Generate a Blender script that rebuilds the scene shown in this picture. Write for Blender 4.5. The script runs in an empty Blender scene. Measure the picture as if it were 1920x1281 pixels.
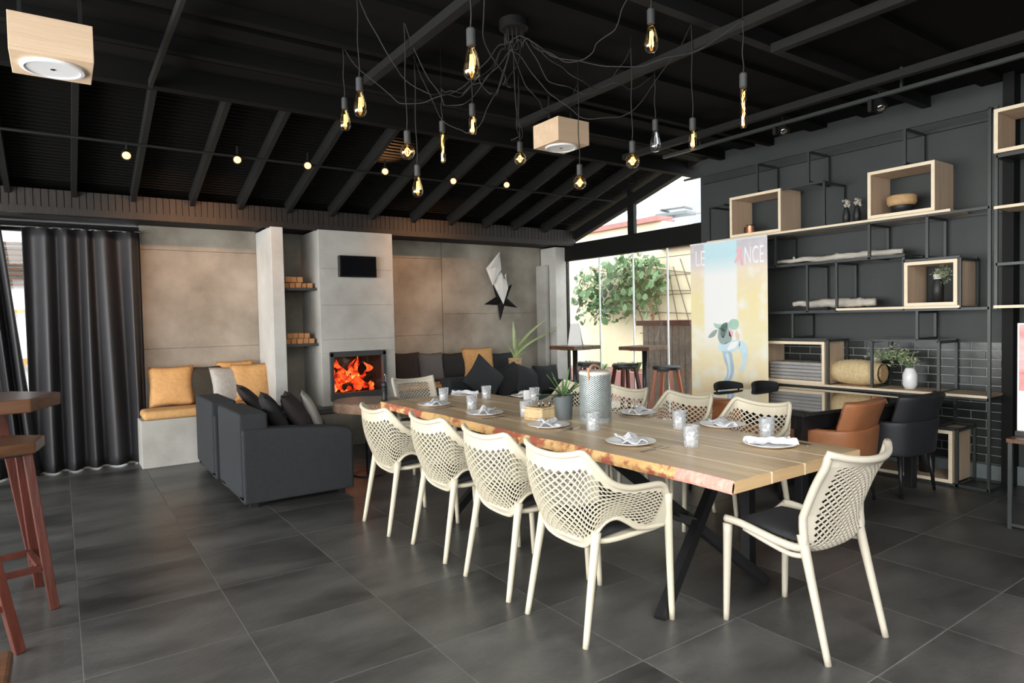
import bpy, bmesh, math, random
from mathutils import Vector, Matrix, noise
random.seed(7)
R = math.radians; PI = math.pi
C = bpy.context.scene.collection
sc = bpy.context.scene
# ------------------------------------------------------------------ camera
F_PX = 1214.0
PITCH, ROLL, YAW, EYE = R(-1.938), R(-1.229), R(34.943), 1.5
_cy, _sy, _cp, _sp = math.cos(YAW), math.sin(YAW), math.cos(PITCH), math.sin(PITCH)
FW = Vector((_sy*_cp, _cy*_cp, _sp)); _r0 = Vector((_cy, -_sy, 0)); _u0 = _r0.cross(FW)
RT = _r0*math.cos(ROLL) + _u0*math.sin(ROLL); UP = _u0*math.cos(ROLL) - _r0*math.sin(ROLL)
cam = bpy.data.cameras.new('camera'); co = bpy.data.objects.new('camera', cam); C.objects.link(co)
co.matrix_world = Matrix(((RT.x, UP.x, -FW.x, 0), (RT.y, UP.y, -FW.y, 0), (RT.z, UP.z, -FW.z, EYE), (0, 0, 0, 1)))
cam.sensor_width = 36; cam.lens = F_PX*36/1920; cam.clip_start = 0.05; cam.clip_end = 200
sc.camera = co
def at(x, y, ax, v):                       # the point seen at pixel x, y on the plane ax = v
    d = FW + RT*((x-960)/F_PX) - UP*((y-640.5)/F_PX); o = Vector((0, 0, EYE)); i = 'XYZ'.index(ax)
    return o + d*((v-o[i])/d[i])
def far(x, y, dist):
    d = FW + RT*((x-960)/F_PX) - UP*((y-640.5)/F_PX); return Vector((0, 0, EYE)) + d*dist
# ------------------------------------------------------------------ world, exposure, big lights
sc.view_settings.view_transform = 'Standard'; sc.view_settings.look = 'None'
sc.view_settings.gamma = 1; sc.view_settings.use_curve_mapping = False
sc.view_settings.exposure = 0.0
W = bpy.data.worlds.new('world'); sc.world = W; W.use_nodes = True
bg = W.node_tree.nodes['Background']; bg.inputs[0].default_value = (0.93, 0.97, 1.0, 1); bg.inputs[1].default_value = 5.5
def area(name, loc, size, rot, power, col):
    l = bpy.data.lights.new(name, 'AREA'); l.shape = 'RECTANGLE'; l.size, l.size_y = size; l.energy = power; l.color = col
    o = bpy.data.objects.new(name, l); C.objects.link(o); o.location = loc; o.rotation_euler = rot; return o
# daylight entering by the glazed front on the left and the partly open side behind the camera
area('daylight_left', (-3.85, 2.6, 1.6), (2.2, 7.6), (0, R(-90), 0), 500, (1.0, 0.97, 0.91))
# unseen overhead fill lamp, added to brighten the table top and plates
area('overhead_fill', (0.4, -1.3, 3.40), (4.2, 2.6), (R(14), 0, 0), 235, (1.0, 0.985, 0.95))
# ------------------------------------------------------------------ materials
def mat(name, col, rough=.6, metal=0., var=.12, scale=6., bump=0., stretch=(1, 1, 1), col2=None, detail=4., spec=.5, coat=0., bscale=None, kind='noise', trans=0.):
    m = bpy.data.materials.new(name); m.use_nodes = True; nt = m.node_tree; b = nt.nodes['Principled BSDF']
    tc = nt.nodes.new('ShaderNodeTexCoord'); mp = nt.nodes.new('ShaderNodeMapping'); mp.inputs['Scale'].default_value = stretch
    nt.links.new(tc.outputs['Object'], mp.inputs[0])
    if kind == 'wave':
        n = nt.nodes.new('ShaderNodeTexWave'); n.inputs['Scale'].default_value = scale; n.inputs['Distortion'].default_value = 7; n.inputs['Detail'].default_value = 3; n.inputs['Detail Scale'].default_value = 1.2
        fac = n.outputs['Fac']
    else:
        n = nt.nodes.new('ShaderNodeTexNoise'); n.inputs['Scale'].default_value = scale; n.inputs['Detail'].default_value = detail; n.inputs['Roughness'].default_value = .6; fac = n.outputs['Fac']
    nt.links.new(mp.outputs[0], n.inputs['Vector'])
    r = nt.nodes.new('ShaderNodeValToRGB'); r.color_ramp.elements[0].position = .3; r.color_ramp.elements[1].position = .7
    c2 = col2 or tuple(min(1, c*(1+var)) for c in col); c1 = col if col2 else tuple(c*(1-var) for c in col)
    r.color_ramp.elements[0].color = (*c1, 1); r.color_ramp.elements[1].color = (*c2, 1)
    nt.links.new(fac, r.inputs[0]); nt.links.new(r.outputs[0], b.inputs['Base Color'])
    b.inputs['Roughness'].default_value = rough; b.inputs['Metallic'].default_value = metal
    b.inputs['Specular IOR Level'].default_value = spec; b.inputs['Coat Weight'].default_value = coat; b.inputs['Transmission Weight'].default_value = trans
    if bump:
        n2 = nt.nodes.new('ShaderNodeTexNoise'); n2.inputs['Scale'].default_value = bscale or scale*3; n2.inputs['Detail'].default_value = 3
        nt.links.new(mp.outputs[0], n2.inputs['Vector'])
        bp = nt.nodes.new('ShaderNodeBump'); bp.inputs['Strength'].default_value = bump; bp.inputs['Distance'].default_value = .02
        nt.links.new(n2.outputs['Fac'], bp.inputs['Height']); nt.links.new(bp.outputs[0], b.inputs['Normal'])
    return m
def wood(name, a, b, axis='x', rough=.45, scale=3.):
    st = {'x': (.35, 5, 5), 'y': (5, .35, 5), 'z': (5, 5, .35)}[axis]
    return mat(name, a, rough, col2=b, scale=scale, stretch=st, bump=.12, detail=6)
def emis(name, col, s):
    m = bpy.data.materials.new(name); m.use_nodes = True; b = m.node_tree.nodes['Principled BSDF']
    b.inputs['Base Color'].default_value = (*col, 1); b.inputs['Emission Color'].default_value = (*col, 1); b.inputs['Emission Strength'].default_value = s; return m
def clear(name, tint, refl=.06, rough=.02, white=0.):
    m = bpy.data.materials.new(name); m.use_nodes = True; nt = m.node_tree; nt.nodes.clear()
    out = nt.nodes.new('ShaderNodeOutputMaterial'); t = nt.nodes.new('ShaderNodeBsdfTransparent'); t.inputs[0].default_value = (*tint, 1)
    g = nt.nodes.new('ShaderNodeBsdfGlossy'); g.inputs['Roughness'].default_value = rough
    lw = nt.nodes.new('ShaderNodeLayerWeight'); lw.inputs[0].default_value = .25
    mr = nt.nodes.new('ShaderNodeMapRange'); mr.inputs['To Min'].default_value = refl; mr.inputs['To Max'].default_value = .75
    mx = nt.nodes.new('ShaderNodeMixShader'); nt.links.new(lw.outputs['Facing'], mr.inputs[0]); nt.links.new(mr.outputs[0], mx.inputs[0])
    nt.links.new(t.outputs[0], mx.inputs[1]); nt.links.new(g.outputs[0], mx.inputs[2]); last = mx
    if white:
        d = nt.nodes.new('ShaderNodeBsdfDiffuse'); d.inputs[0].default_value = (.95, .97, 1, 1)
        n = nt.nodes.new('ShaderNodeTexNoise'); n.inputs['Scale'].default_value = 45; n.inputs['Detail'].default_value = 2
        rr = nt.nodes.new('ShaderNodeMapRange'); rr.inputs['From Min'].default_value = .4; rr.inputs['From Max'].default_value = .62; rr.inputs['To Min'].default_value = white*.6; rr.inputs['To Max'].default_value = white
        tc = nt.nodes.new('ShaderNodeTexCoord'); nt.links.new(tc.outputs['Object'], n.inputs['Vector']); nt.links.new(n.outputs['Fac'], rr.inputs[0])
        m2 = nt.nodes.new('ShaderNodeMixShader'); nt.links.new(rr.outputs[0], m2.inputs[0]); nt.links.new(mx.outputs[0], m2.inputs[1]); nt.links.new(d.outputs[0], m2.inputs[2]); last = m2
    nt.links.new(last.outputs[0], out.inputs[0]); return m
M = {}
M['tile'] = mat('slate_tile', (.018, .0185, .019), .36, col2=(.105, .103, .098), scale=1.7, stretch=(.7, 1.5, 1), bump=.08, detail=7, bscale=30)
def per_object(m, amt=9.):
    nt = m.node_tree; oi = nt.nodes.new('ShaderNodeObjectInfo'); ml = nt.nodes.new('ShaderNodeMath'); ml.operation = 'MULTIPLY'; ml.inputs[1].default_value = amt
    cb = nt.nodes.new('ShaderNodeCombineXYZ'); nt.links.new(oi.outputs['Random'], ml.inputs[0]); [nt.links.new(ml.outputs[0], cb.inputs[k]) for k in range(3)]
    for n in nt.nodes:
        if n.type == 'MAPPING': nt.links.new(cb.outputs[0], n.inputs['Location'])
per_object(M['tile'])
M['grout'] = mat('grout', (.16, .155, .145), .9)
M['concrete'] = mat('concrete', (.15, .13, .10), .8, col2=(.36, .325, .275), scale=1.5, bump=.15, detail=8, bscale=14)
M['concrete_pale'] = mat('concrete_pale', (.32, .305, .275), .8, col2=(.50, .485, .45), scale=1.6, bump=.12, detail=8, bscale=14)
M['pier_concrete'] = mat('pier_concrete', (.42, .41, .38), .8, col2=(.60, .59, .56), scale=1.8, bump=.12, detail=8, bscale=14)
M['black_paint'] = mat('black_paint', (.006, .006, .006), .6, scale=3, spec=.2)
M['roof_black'] = mat('roof_black', (.0035, .0032, .003), .7, scale=3, spec=.15)
M['ceil_black'] = mat('ceiling_black', (.0045, .0042, .004), .8, scale=3, spec=.15)
M['fascia'] = wood('fascia_board', (.010, .007, .005), (.022, .014, .010), 'z', .6)
M['beam'] = mat('grey_steel', (.011, .011, .0105), .6, scale=5, spec=.25)
M['steel'] = mat('shelf_steel', (.030, .036, .034), .4, scale=8)
M['wall_dark'] = mat('charcoal_wall', (.030, .036, .036), .6, col2=(.040, .047, .046), scale=1.5, bump=.05)
M['brick'] = mat('black_glazed_brick', (.016, .019, .018), .22, col2=(.030, .035, .034), scale=4, bump=.04, bscale=12)
M['brick_grout'] = mat('brick_grout', (.34, .36, .35), .35)
M['skirt'] = mat('grey_skirting', (.16, .19, .19), .6)
M['oak'] = wood('pale_oak', (.56, .40, .27), (.72, .54, .38), 'z', .5)
M['oak_edge'] = wood('pale_oak_edge', (.80, .66, .47), (.90, .77, .58), 'y', .5)
M['shell'] = mat('cream_plastic', (.60, .545, .42), .42, var=.02)
M['shell2'] = mat('taupe_plastic', (.50, .45, .365), .42, var=.02)
M['pad'] = mat('black_pad_fabric', (.016, .017, .019), .85, scale=40, bump=.2)
M['plank'] = wood('oak_plank', (.44, .30, .165), (.68, .50, .30), 'y', .33, 2.2)
M['plank_end'] = wood('oak_plank_end', (.52, .33, .16), (.68, .46, .25), 'x', .5)
M['black_metal'] = mat('black_metal', (.011, .011, .012), .4)
M['charcoal'] = mat('charcoal_upholstery', (.024, .027, .031), .9, scale=30, bump=.15)
M['brown_pillow'] = mat('brown_black_fabric', (.022, .016, .016), .85, scale=30, bump=.2)
M['black_pillow'] = mat('black_fabric', (.012, .012, .013), .85, scale=30, bump=.2)
M['grey_pillow'] = mat('grey_fabric', (.10, .10, .105), .9, scale=30, bump=.2)
M['olive_pillow'] = mat('dark_olive_fabric', (.045, .038, .028), .9, scale=30, bump=.2)
M['silver_pillow'] = mat('silver_fabric', (.40, .38, .35), .7, scale=20, bump=.3)
M['tan'] = mat('tan_fabric', (.56, .31, .12), .85, scale=25, bump=.2)
M['curtain'] = mat('charcoal_curtain', (.024, .023, .026), .55, scale=10)
M['white'] = mat('white_ceramic', (.83, .83, .84), .22, var=.02)
M['linen'] = mat('white_linen', (.84, .84, .88), .9, var=.03, scale=20, bump=.2)
M['cutlery'] = mat('cutlery_steel', (.55, .55, .56), .22, metal=1)
M['leather'] = mat('tan_leather', (.36, .135, .055), .38, col2=(.44, .175, .075), scale=5, bump=.08, bscale=60)
M['leather_dark'] = mat('black_leather', (.022, .023, .026), .5, scale=6, bump=.08, bscale=60)
M['marble'] = mat('black_marble', (.008, .008, .009), .05, col2=(.05, .05, .052), scale=5, detail=8, coat=.5)
M['red_wood'] = wood('red_wood', (.055, .011, .006), (.115, .026, .014), 'z', .4)
M['red_wood2'] = wood('orange_red_wood', (.36, .105, .045), (.50, .16, .07), 'z', .45)
M['brown_wood'] = wood('brown_wood', (.065, .028, .013), (.14, .065, .032), 'x', .3)
M['wicker'] = mat('wicker', (.42, .25, .11), .8, col2=(.70, .50, .27), scale=40, bump=.6)
M['wicker_pale'] = mat('pale_wicker', (.66, .50, .26), .8, col2=(.80, .64, .38), scale=40, bump=.5)
M['cork'] = mat('cork', (.52, .33, .16), .8, scale=30)
M['firewood'] = mat('fire_clay_wood', (.42, .19, .075), .8, col2=(.56, .28, .12), scale=6)
M['driftwood'] = mat('driftwood', (.42, .38, .33), .8, col2=(.62, .57, .50), scale=7, stretch=(4, .6, 4), bump=.6)
M['leaf'] = mat('leaf_green', (.035, .085, .025), .4, col2=(.13, .25, .08), scale=3)
M['leaf_pale'] = mat('pale_leaf', (.26, .36, .14), .5, col2=(.50, .56, .28), scale=14, stretch=(6, 6, .8))
M['leaf_grey'] = mat('grey_green_leaf', (.25, .33, .16), .6, col2=(.45, .50, .32), scale=8)
M['grey_pot'] = mat('grey_pot', (.11, .125, .13), .5, var=.05)
M['black_vase'] = mat('black_vase', (.016, .017, .018), .5)
M['copper'] = mat('copper', (.55, .24, .13), .35, metal=.6)
M['cream_wall'] = mat('cream_render', (.78, .66, .44), .85, col2=(.84, .74, .54), scale=2)
M['ext_white'] = mat('white_render', (.80, .80, .82), .8, var=.03)
M['ext_grey'] = mat('grey_render', (.34, .34, .36), .8, var=.03)
M['roof_pink'] = mat('terracotta', (.35, .16, .14), .8)
M['paving'] = mat('patio_paving', (.35, .32, .28), .8)
M['wire'] = mat('rusty_wire', (.18, .14, .11), .7)
M['bark'] = mat('bark', (.20, .12, .075), .9, col2=(.34, .22, .15), scale=14, bump=.8)
M['slab_top'] = wood('slab_top', (.17, .125, .095), (.28, .21, .165), 'x', .45)
M['glass'] = clear('window_glass', (.97, .985, .98), .03)
M['glass_edge'] = mat('glass_edge', (.75, .80, .80), .2, var=.03)
M['tumbler'] = clear('tumbler_glass', (.97, .99, 1), .10, .05, .36)
M['bulb_amber'] = clear('amber_bulb_glass', (1, .84, .58), .10, .02)
M['bulb_clear'] = clear('clear_bulb_glass', (.93, .95, .97), .14, .02)
M['filament'] = emis('glowing_filament', (1, .58, .17), 9)
M['filament_cold'] = mat('unlit_filament', (.5, .5, .5), .4)
M['socket'] = mat('grey_socket', (.045, .047, .048), .5)
M['cable'] = mat('black_cable', (.014, .013, .0125), .7)
M['spot_glow'] = emis('warm_lamp_glow', (1, .42, .13), 4.5)
M['spot_white'] = mat('lamp_reflector', (.8, .8, .8), .2, metal=1)
M['tv'] = mat('screen_black', (.008, .008, .009), .15)
M['firebox'] = mat('cast_iron', (.045, .048, .048), .5)
M['soot'] = mat('soot', (.01, .006, .005), .9)
M['oak_ceil'] = wood('speaker_ply', (.66, .47, .31), (.76, .57, .40), 'x', .5)
M['paper_white'] = mat('white_paper', (.82, .82, .80), .7, var=.02)
M['lantern'] = mat('galvanised_lantern', (.42, .47, .46), .45, metal=.35, var=.15, scale=30)
M['lid'] = mat('cream_lid', (.72, .69, .60), .5)
M['strap'] = mat('tan_strap', (.60, .33, .20), .5)
# live edge: sapwood with patches of red bark
def live_edge():
    m = mat('live_edge', (.80, .46, .17), .6, col2=(.92, .62, .28), scale=5, bump=.5, bscale=18); nt = m.node_tree; b = nt.nodes['Principled BSDF']
    old = b.inputs['Base Color'].links[0].from_socket
    tc = nt.nodes.new('ShaderNodeTexCoord'); n = nt.nodes.new('ShaderNodeTexNoise'); n.inputs['Scale'].default_value = 3.4; n.inputs['Detail'].default_value = 5; n.inputs['Roughness'].default_value = .65
    nt.links.new(tc.outputs['Object'], n.inputs['Vector'])
    r = nt.nodes.new('ShaderNodeValToRGB'); r.color_ramp.elements[0].position = .46; r.color_ramp.elements[1].position = .53
    nt.links.new(n.outputs['Fac'], r.inputs[0])
    mx = nt.nodes.new('ShaderNodeMix'); mx.data_type = 'RGBA'; nt.links.new(r.outputs[0], mx.inputs['Factor']); nt.links.new(old, mx.inputs[6]); mx.inputs[7].default_value = (.46, .13, .075, 1)
    nt.links.new(mx.outputs[2], b.inputs['Base Color']); return m
M['live'] = live_edge()
M['pink_bark'] = mat('pink_bark', (.62, .25, .20), .7, col2=(.80, .42, .34), scale=16, bump=.5)
def fire_mat():
    m = bpy.data.materials.new('flame'); m.use_nodes = True; nt = m.node_tree; b = nt.nodes['Principled BSDF']
    tc = nt.nodes.new('ShaderNodeTexCoord'); n = nt.nodes.new('ShaderNodeTexNoise'); n.inputs['Scale'].default_value = 11; n.inputs['Detail'].default_value = 4; n.inputs['Distortion'].default_value = .8
    nt.links.new(tc.outputs['Object'], n.inputs['Vector']); r = nt.nodes.new('ShaderNodeValToRGB'); e = r.color_ramp.elements
    e[0].position = .36; e[0].color = (.12, .004, 0, 1); e[1].position = .74; e[1].color = (1, .62, .20, 1)
    x = e.new(.46); x.color = (.75, .02, .003, 1); x = e.new(.60); x.color = (1, .14, .02, 1)
    nt.links.new(n.outputs['Fac'], r.inputs[0]); nt.links.new(r.outputs[0], b.inputs['Emission Color']); b.inputs['Base Color'].default_value = (.02, .0, 0, 1); b.inputs['Emission Strength'].default_value = 1.6
    return m
M['flame'] = fire_mat()
# ------------------------------------------------------------------ builders
class MB:
    def __init__(s): s.v = []; s.f = []
    def add(s, vs, fs):
        b = len(s.v); s.v += [Vector(p) for p in vs]; s.f += [tuple(b+i for i in f) for f in fs]; return s
    def box(s, x0, x1, y0, y1, z0, z1):
        return s.add([(x0,y0,z0),(x1,y0,z0),(x1,y1,z0),(x0,y1,z0),(x0,y0,z1),(x1,y0,z1),(x1,y1,z1),(x0,y1,z1)],
                     [(0,3,2,1),(4,5,6,7),(0,1,5,4),(1,2,6,5),(2,3,7,6),(3,0,4,7)])
    def bar(s, a, b, w, h=None, up=(0,0,1)):
        a, b = Vector(a), Vector(b); h = h or w; d = (b-a).normalized(); u = Vector(up)
        if abs(d.dot(u)) > .98: u = Vector((0,1,0))
        r = d.cross(u).normalized(); u = r.cross(d).normalized(); vs = []
        for p in (a, b):
            for sx, sy in ((-1,-1),(1,-1),(1,1),(-1,1)): vs.append(p + r*sx*w/2 + u*sy*h/2)
        return s.add(vs, [(0,1,2,3),(7,6,5,4),(0,4,5,1),(1,5,6,2),(2,6,7,3),(3,7,4,0)])
    def tube(s, pts, r, n=8, cap=True):
        pts = [Vector(p) for p in pts]; rs = r if isinstance(r, (list, tuple)) else [r]*len(pts)
        vs = []; fs = []; u = None
        for i, p in enumerate(pts):
            d = (pts[min(i+1, len(pts)-1)] - pts[max(i-1, 0)]).normalized()
            if u is None: u = d.orthogonal().normalized()
            u = (u - d*u.dot(d)).normalized(); w = d.cross(u)
            for k in range(n): a = 2*PI*k/n; vs.append(p + (u*math.cos(a) + w*math.sin(a))*rs[i])
        for i in range(len(pts)-1):
            for k in range(n): fs.append((i*n+k, i*n+(k+1)%n, (i+1)*n+(k+1)%n, (i+1)*n+k))
        if cap: fs.append(tuple(range(n-1, -1, -1))); fs.append(tuple(range((len(pts)-1)*n, len(pts)*n)))
        return s.add(vs, fs)
    def lathe(s, prof, c=(0,0,0), n=24):
        c = Vector(c); vs = []; fs = []
        for r, z in prof:
            for k in range(n): a = 2*PI*k/n; vs.append(c + Vector((r*math.cos(a), r*math.sin(a), z)))
        for i in range(len(prof)-1):
            for k in range(n): fs.append((i*n+k, i*n+(k+1)%n, (i+1)*n+(k+1)%n, (i+1)*n+k))
        if prof[0][0] > 1e-4: fs.append(tuple(range(n-1, -1, -1)))
        if prof[-1][0] > 1e-4: fs.append(tuple(range((len(prof)-1)*n, len(prof)*n)))
        return s.add(vs, fs)
    def prism(s, poly, z0, z1):
        n = len(poly); return s.add([(x,y,z0) for x,y in poly]+[(x,y,z1) for x,y in poly],
            [tuple(range(n-1,-1,-1)), tuple(range(n,2*n))]+[(i,(i+1)%n,(i+1)%n+n,i+n) for i in range(n)])
    def grid(s, fn, nu, nv):
        return s.add([fn(i/nu, j/nv) for j in range(nv+1) for i in range(nu+1)],
            [(j*(nu+1)+i, j*(nu+1)+i+1, (j+1)*(nu+1)+i+1, (j+1)*(nu+1)+i) for j in range(nv) for i in range(nu)])
    def pillow(s, w, h, t, n=12, lump=.0, seed=0):   # lies in x-y, centred
        for sgn in (1, -1):
            def fn(a, b):
                x, y = a*2-1, b*2-1; k = max(0, (1-abs(x)**2.6)*(1-abs(y)**2.6))**.45
                pin = 1-.07*(1-abs(x*y))*1
                zz = sgn*t/2*k + lump*noise.noise(Vector((x*1.7+seed, y*1.7, seed)))
                return (x*w/2*(pin if abs(x) > abs(y) else 1-.07*(1-abs(x))*abs(y)), y*h/2*(1-.07*(1-abs(x))), zz)
            b = len(s.v); s.grid(fn, n, n)
            if sgn < 0: s.f[-n*n:] = [f[::-1] for f in s.f[-n*n:]]
        return s
    def xf(s, m, frm=0):
        for i in range(frm, len(s.v)): s.v[i] = m @ s.v[i]
        return s
def obj(name, mb, m, parent=None, world=False, smooth=False, bevel=0, loc=None, merge=False, seg=2, flat_angle=None):
    vs = mb.v
    if loc is not None: vs = [v - Vector(loc) for v in vs]
    if world and parent is not None:
        inv = (Matrix.Translation(parent.location) @ Matrix.Rotation(parent.rotation_euler.z, 4, 'Z')).inverted()
        if parent.parent is not None:
            g = parent.parent; inv = inv @ (Matrix.Translation(g.location) @ Matrix.Rotation(g.rotation_euler.z, 4, 'Z')).inverted()
        vs = [inv @ v for v in vs]
    me = bpy.data.meshes.new(name); me.from_pydata([tuple(v) for v in vs], [], mb.f)
    if merge:
        b = bmesh.new(); b.from_mesh(me); bmesh.ops.remove_doubles(b, verts=b.verts, dist=1e-4); bmesh.ops.recalc_face_normals(b, faces=b.faces); b.to_mesh(me); b.free()
    me.materials.append(m)
    if smooth: me.shade_smooth()
    o = bpy.data.objects.new(name, me); C.objects.link(o)
    if loc is not None: o.location = loc
    if parent is not None: o.parent = parent
    if bevel:
        b = o.modifiers.new('bevel', 'BEVEL'); b.width = bevel; b.segments = seg; b.limit_method = 'ANGLE'
    return o
def tag(o, label, cat, group=None, kind=None):
    o['label'] = label; o['category'] = cat
    if group: o['group'] = group
    if kind: o['kind'] = kind
    return o
def thing(name, label, cat, loc=(0,0,0), rz=0, group=None):
    o = bpy.data.objects.new(name, None); C.objects.link(o); o.location = loc; o.rotation_euler = (0,0,rz); o.empty_display_size = .1
    return tag(o, label, cat, group)
def struct(name, mb, m, **k):
    o = obj(name, mb, m, **k); o['kind'] = 'structure'; return o
def dup(root, loc, rz, label):
    r = root.copy(); C.objects.link(r); r.location = loc; r.rotation_euler = (0,0,rz); r['label'] = label
    for ch in root.children:
        c = ch.copy(); C.objects.link(c); c.parent = r
        for g in ch.children:
            d = g.copy(); C.objects.link(d); d.parent = c
    return r
def spline(pts, n):
    pts = [Vector(p) for p in pts]; out = []; m = len(pts)-1
    for k in range(n+1):
        t = k/n*m; i = min(int(t), m-1); f = t-i
        p0 = pts[max(i-1,0)]; p1 = pts[i]; p2 = pts[i+1]; p3 = pts[min(i+2,m)]
        out.append(.5*((2*p1)+(p2-p0)*f+(2*p0-5*p1+4*p2-p3)*f*f+(3*p1-p0-3*p2+p3)*f**3))
    return out
# ================================================================== SETTING
SOF = 2.63; CEIL = 3.46
fl = struct('floor', MB().box(-4, 6.75, -4, 9.2, -.12, -.0012), M['grout'])
tm = None
for i in range(-2, 11):
    for j in range(0, 12):
        x0 = .03+.668*i; y0 = 1.30-.665+.665*j
        if x0+.66 > 6.72 or y0 > 8.6: continue
        if tm is None:
            tm = obj('tile', MB().box(0, .661, 0, .658, -.001, 0.0004), M['tile'], fl); t = tm
        else: t = tm.copy(); C.objects.link(t)
        t.parent = fl; t.location = (x0+.0035, y0+.0035, 0)
fl2 = MB().box(-4, 6.72, -4, .63, -.003, 0).box(-4, -1.31, .63, 9.0, -.003, 0)
ft = obj('tile_field', fl2, M['tile'], fl); ft['kind'] = 'stuff'
# back wall: concrete left and right, opening left of x = .78
wb = struct('wall_back', MB().box(.78, 6.70, 8.40, 8.60, 0, SOF+.05), M['concrete'])
for (x0, x1, z0, z1) in ((.78,2.03,0,1.25),(.78,2.03,1.254,2.38),(.78,2.03,2.384,SOF+.03),(3.54,4.62,0,1.3),(3.54,4.62,1.304,2.40),(3.54,4.62,2.404,SOF+.03),(4.632,6.45,0,1.6),(4.632,6.45,1.604,SOF+.03)):
    obj('concrete_panel', MB().box(x0, x1, 8.385, 8.40, z0, z1), M['concrete'], wb, bevel=.002, seg=1)
obj('wall_panel_black', MB().box(-4, -1.6, 8.4, 8.6, 0, SOF), M['black_paint'], wb)
pier = struct('trim_1', MB().box(2.03, 2.17, 7.70, 8.385, 0, SOF), M['pier_concrete'], bevel=.006)
col = struct('trim_2', MB().box(6.46, 6.68, 8.0, 8.384, 0, SOF), M['pier_concrete'], bevel=.006)
struct('trim_3', MB().box(6.36, 6.44, 8.16, 8.384, 0, 2.35), M['concrete_pale'], bevel=.004)
# fascia of thin upright boards, soffit
fa = struct('trim_4', MB().box(-4, 6.66, 7.76, 7.80, SOF, 2.86), M['black_paint'])
sb = MB()
for k in range(128):
    x = -1.2+k*.0615; sb.box(x, x+.055, 7.745, 7.762, SOF+.06, 2.86)
o = obj('fascia_boards', sb, M['fascia'], fa); o['kind'] = 'stuff'
obj('fascia_rail', MB().box(-4, 6.66, 7.735, 7.76, SOF-.01, SOF+.06), M['fascia'], fa)
obj('soffit', MB().box(-4, 6.66, 7.80, 8.6, SOF+.02, SOF+.06), M['black_paint'], fa)
# ceiling: flat part, sloping part, beams and rafters
ce = struct('ceiling', MB().box(-4, 6.9, 0.1, 5.75, CEIL, CEIL+.1).box(-4, 6.9, -4, -2.7, CEIL, CEIL+.1).box(-4, -1.8, -2.7, .1, CEIL, CEIL+.1).box(2.6, 6.9, -2.7, .1, CEIL, CEIL+.1), M['ceil_black'])
rl = struct('fill_lamp_opening', MB().box(-1.8, 2.6, -2.7, -2.62, CEIL, CEIL+.3).box(-1.8, 2.6, .02, .1, CEIL, CEIL+.3).box(-1.8, -1.72, -2.62, .02, CEIL, CEIL+.3).box(2.52, 2.6, -2.62, .02, CEIL, CEIL+.3), M['black_paint'])  # unseen glazed opening, added to go with the overhead fill lamp
obj('pane', MB().box(-1.72, 2.52, -2.62, .02, CEIL+.2, CEIL+.21), M['glass'], rl)
SL = .29
def roofz(y): return 2.80 - SL*(y-7.75)
zt = roofz(5.6)
o = obj('roof_slope', MB().add([(-4,5.5,roofz(5.5)+.14),(6.9,5.5,roofz(5.5)+.14),(6.9,8.7,roofz(8.7)+.14),(-4,8.7,roofz(8.7)+.14),(-4,5.5,roofz(5.5)+.24),(6.9,5.5,roofz(5.5)+.24),(6.9,8.7,roofz(8.7)+.24),(-4,8.7,roofz(8.7)+.24)],
    [(0,1,2,3),(7,6,5,4),(0,4,5,1),(1,5,6,2),(2,6,7,3),(3,7,4,0)]), M['roof_black'], ce)
rb = MB()
for k in range(38):
    y = 5.66+k*.055; rb.bar((-1.2, y, roofz(y)+.135), (6.6, y, roofz(y)+.135), .02, .014)
o = obj('roof_ribs', rb, M['roof_black'], ce); o['kind'] = 'stuff'
for X in (-1.35,-.35,.17,.68,1.23,1.72,2.25,2.77,3.30,3.87,4.43,5.0,5.5,6.05):
    obj('rafter', MB().bar((X,5.62,roofz(5.62)+.07),(X,7.80,roofz(7.8)+.07),.045,.14), M['beam'] if X > .2 else M['beam'], ce)
obj('ridge_beam', MB().box(-4, 6.9, 5.52, 5.62, 3.30, 3.52), M['ceil_black'], ce)
for Y, zz in ((4.95, 3.36), (4.3, 3.38), (2.72, 3.36), (1.2, 3.36)):
    obj('cross_beam', MB().box(-4, 6.6, Y-.035, Y+.035, zz, CEIL), M['beam'] if Y == 2.72 else M['ceil_black'], ce)
for Y in (5.25, 4.6, 3.75, 3.2, 2.2):
    obj('ceiling_rib', MB().box(-4, 6.6, Y-.09, Y+.09, 3.42, CEIL), M['ceil_black'], ce)
for X, a, b in ((1.95, 1.5, 4.6), (3.55, -1, 4.9), (4.05, -1, 2.62), (5.30, -1, 5.3), (.62, 2.4, 5.5)):
    obj('steel_bar', MB().box(X-(.03 if X > 1 else .012), X+(.03 if X > 1 else .012), a, b, 3.27, 3.33), M['beam'], ce)
obj('rail', MB().tube([(-.35,6.38,3.06),(6.2,6.38,3.06)], .012), M['beam'], ce)
# right wall (painted upper part, glazed brick lower part), skirting
wr = struct('wall_right', MB().box(6.60, 6.74, 2.11, 5.28, 0, CEIL+.05), M['wall_dark'])
obj('brick_bed', MB().box(6.585, 6.60, 2.12, 5.27, .16, 1.215), M['brick_grout'], wr)
bh = .0755; bm0 = {}
for r_ in range(14):
    z0 = .16+r_*bh; off = 0 if r_ % 2 else .115; y = 2.125-.23+off
    while y < 5.27:
        a, b = max(y+.003, 2.125), min(y+.227, 5.268)
        if b-a > .02:
            key = (round(b-a,3), 1)
            if key not in bm0:
                bm0[key] = obj('brick', MB().box(-.006, .004, 0, b-a, .003, bh-.003), M['brick'], wr, bevel=.002, seg=1); q = bm0[key]
            else: q = bm0[key].copy(); C.objects.link(q); q.parent = wr
            q.location = (6.585 - random.random()*.003, a, z0)
        y += .23
struct('baseboard_right', MB().box(6.575, 6.60, 2.12, 5.27, 0, .15), M['skirt'], bevel=.003)
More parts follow.
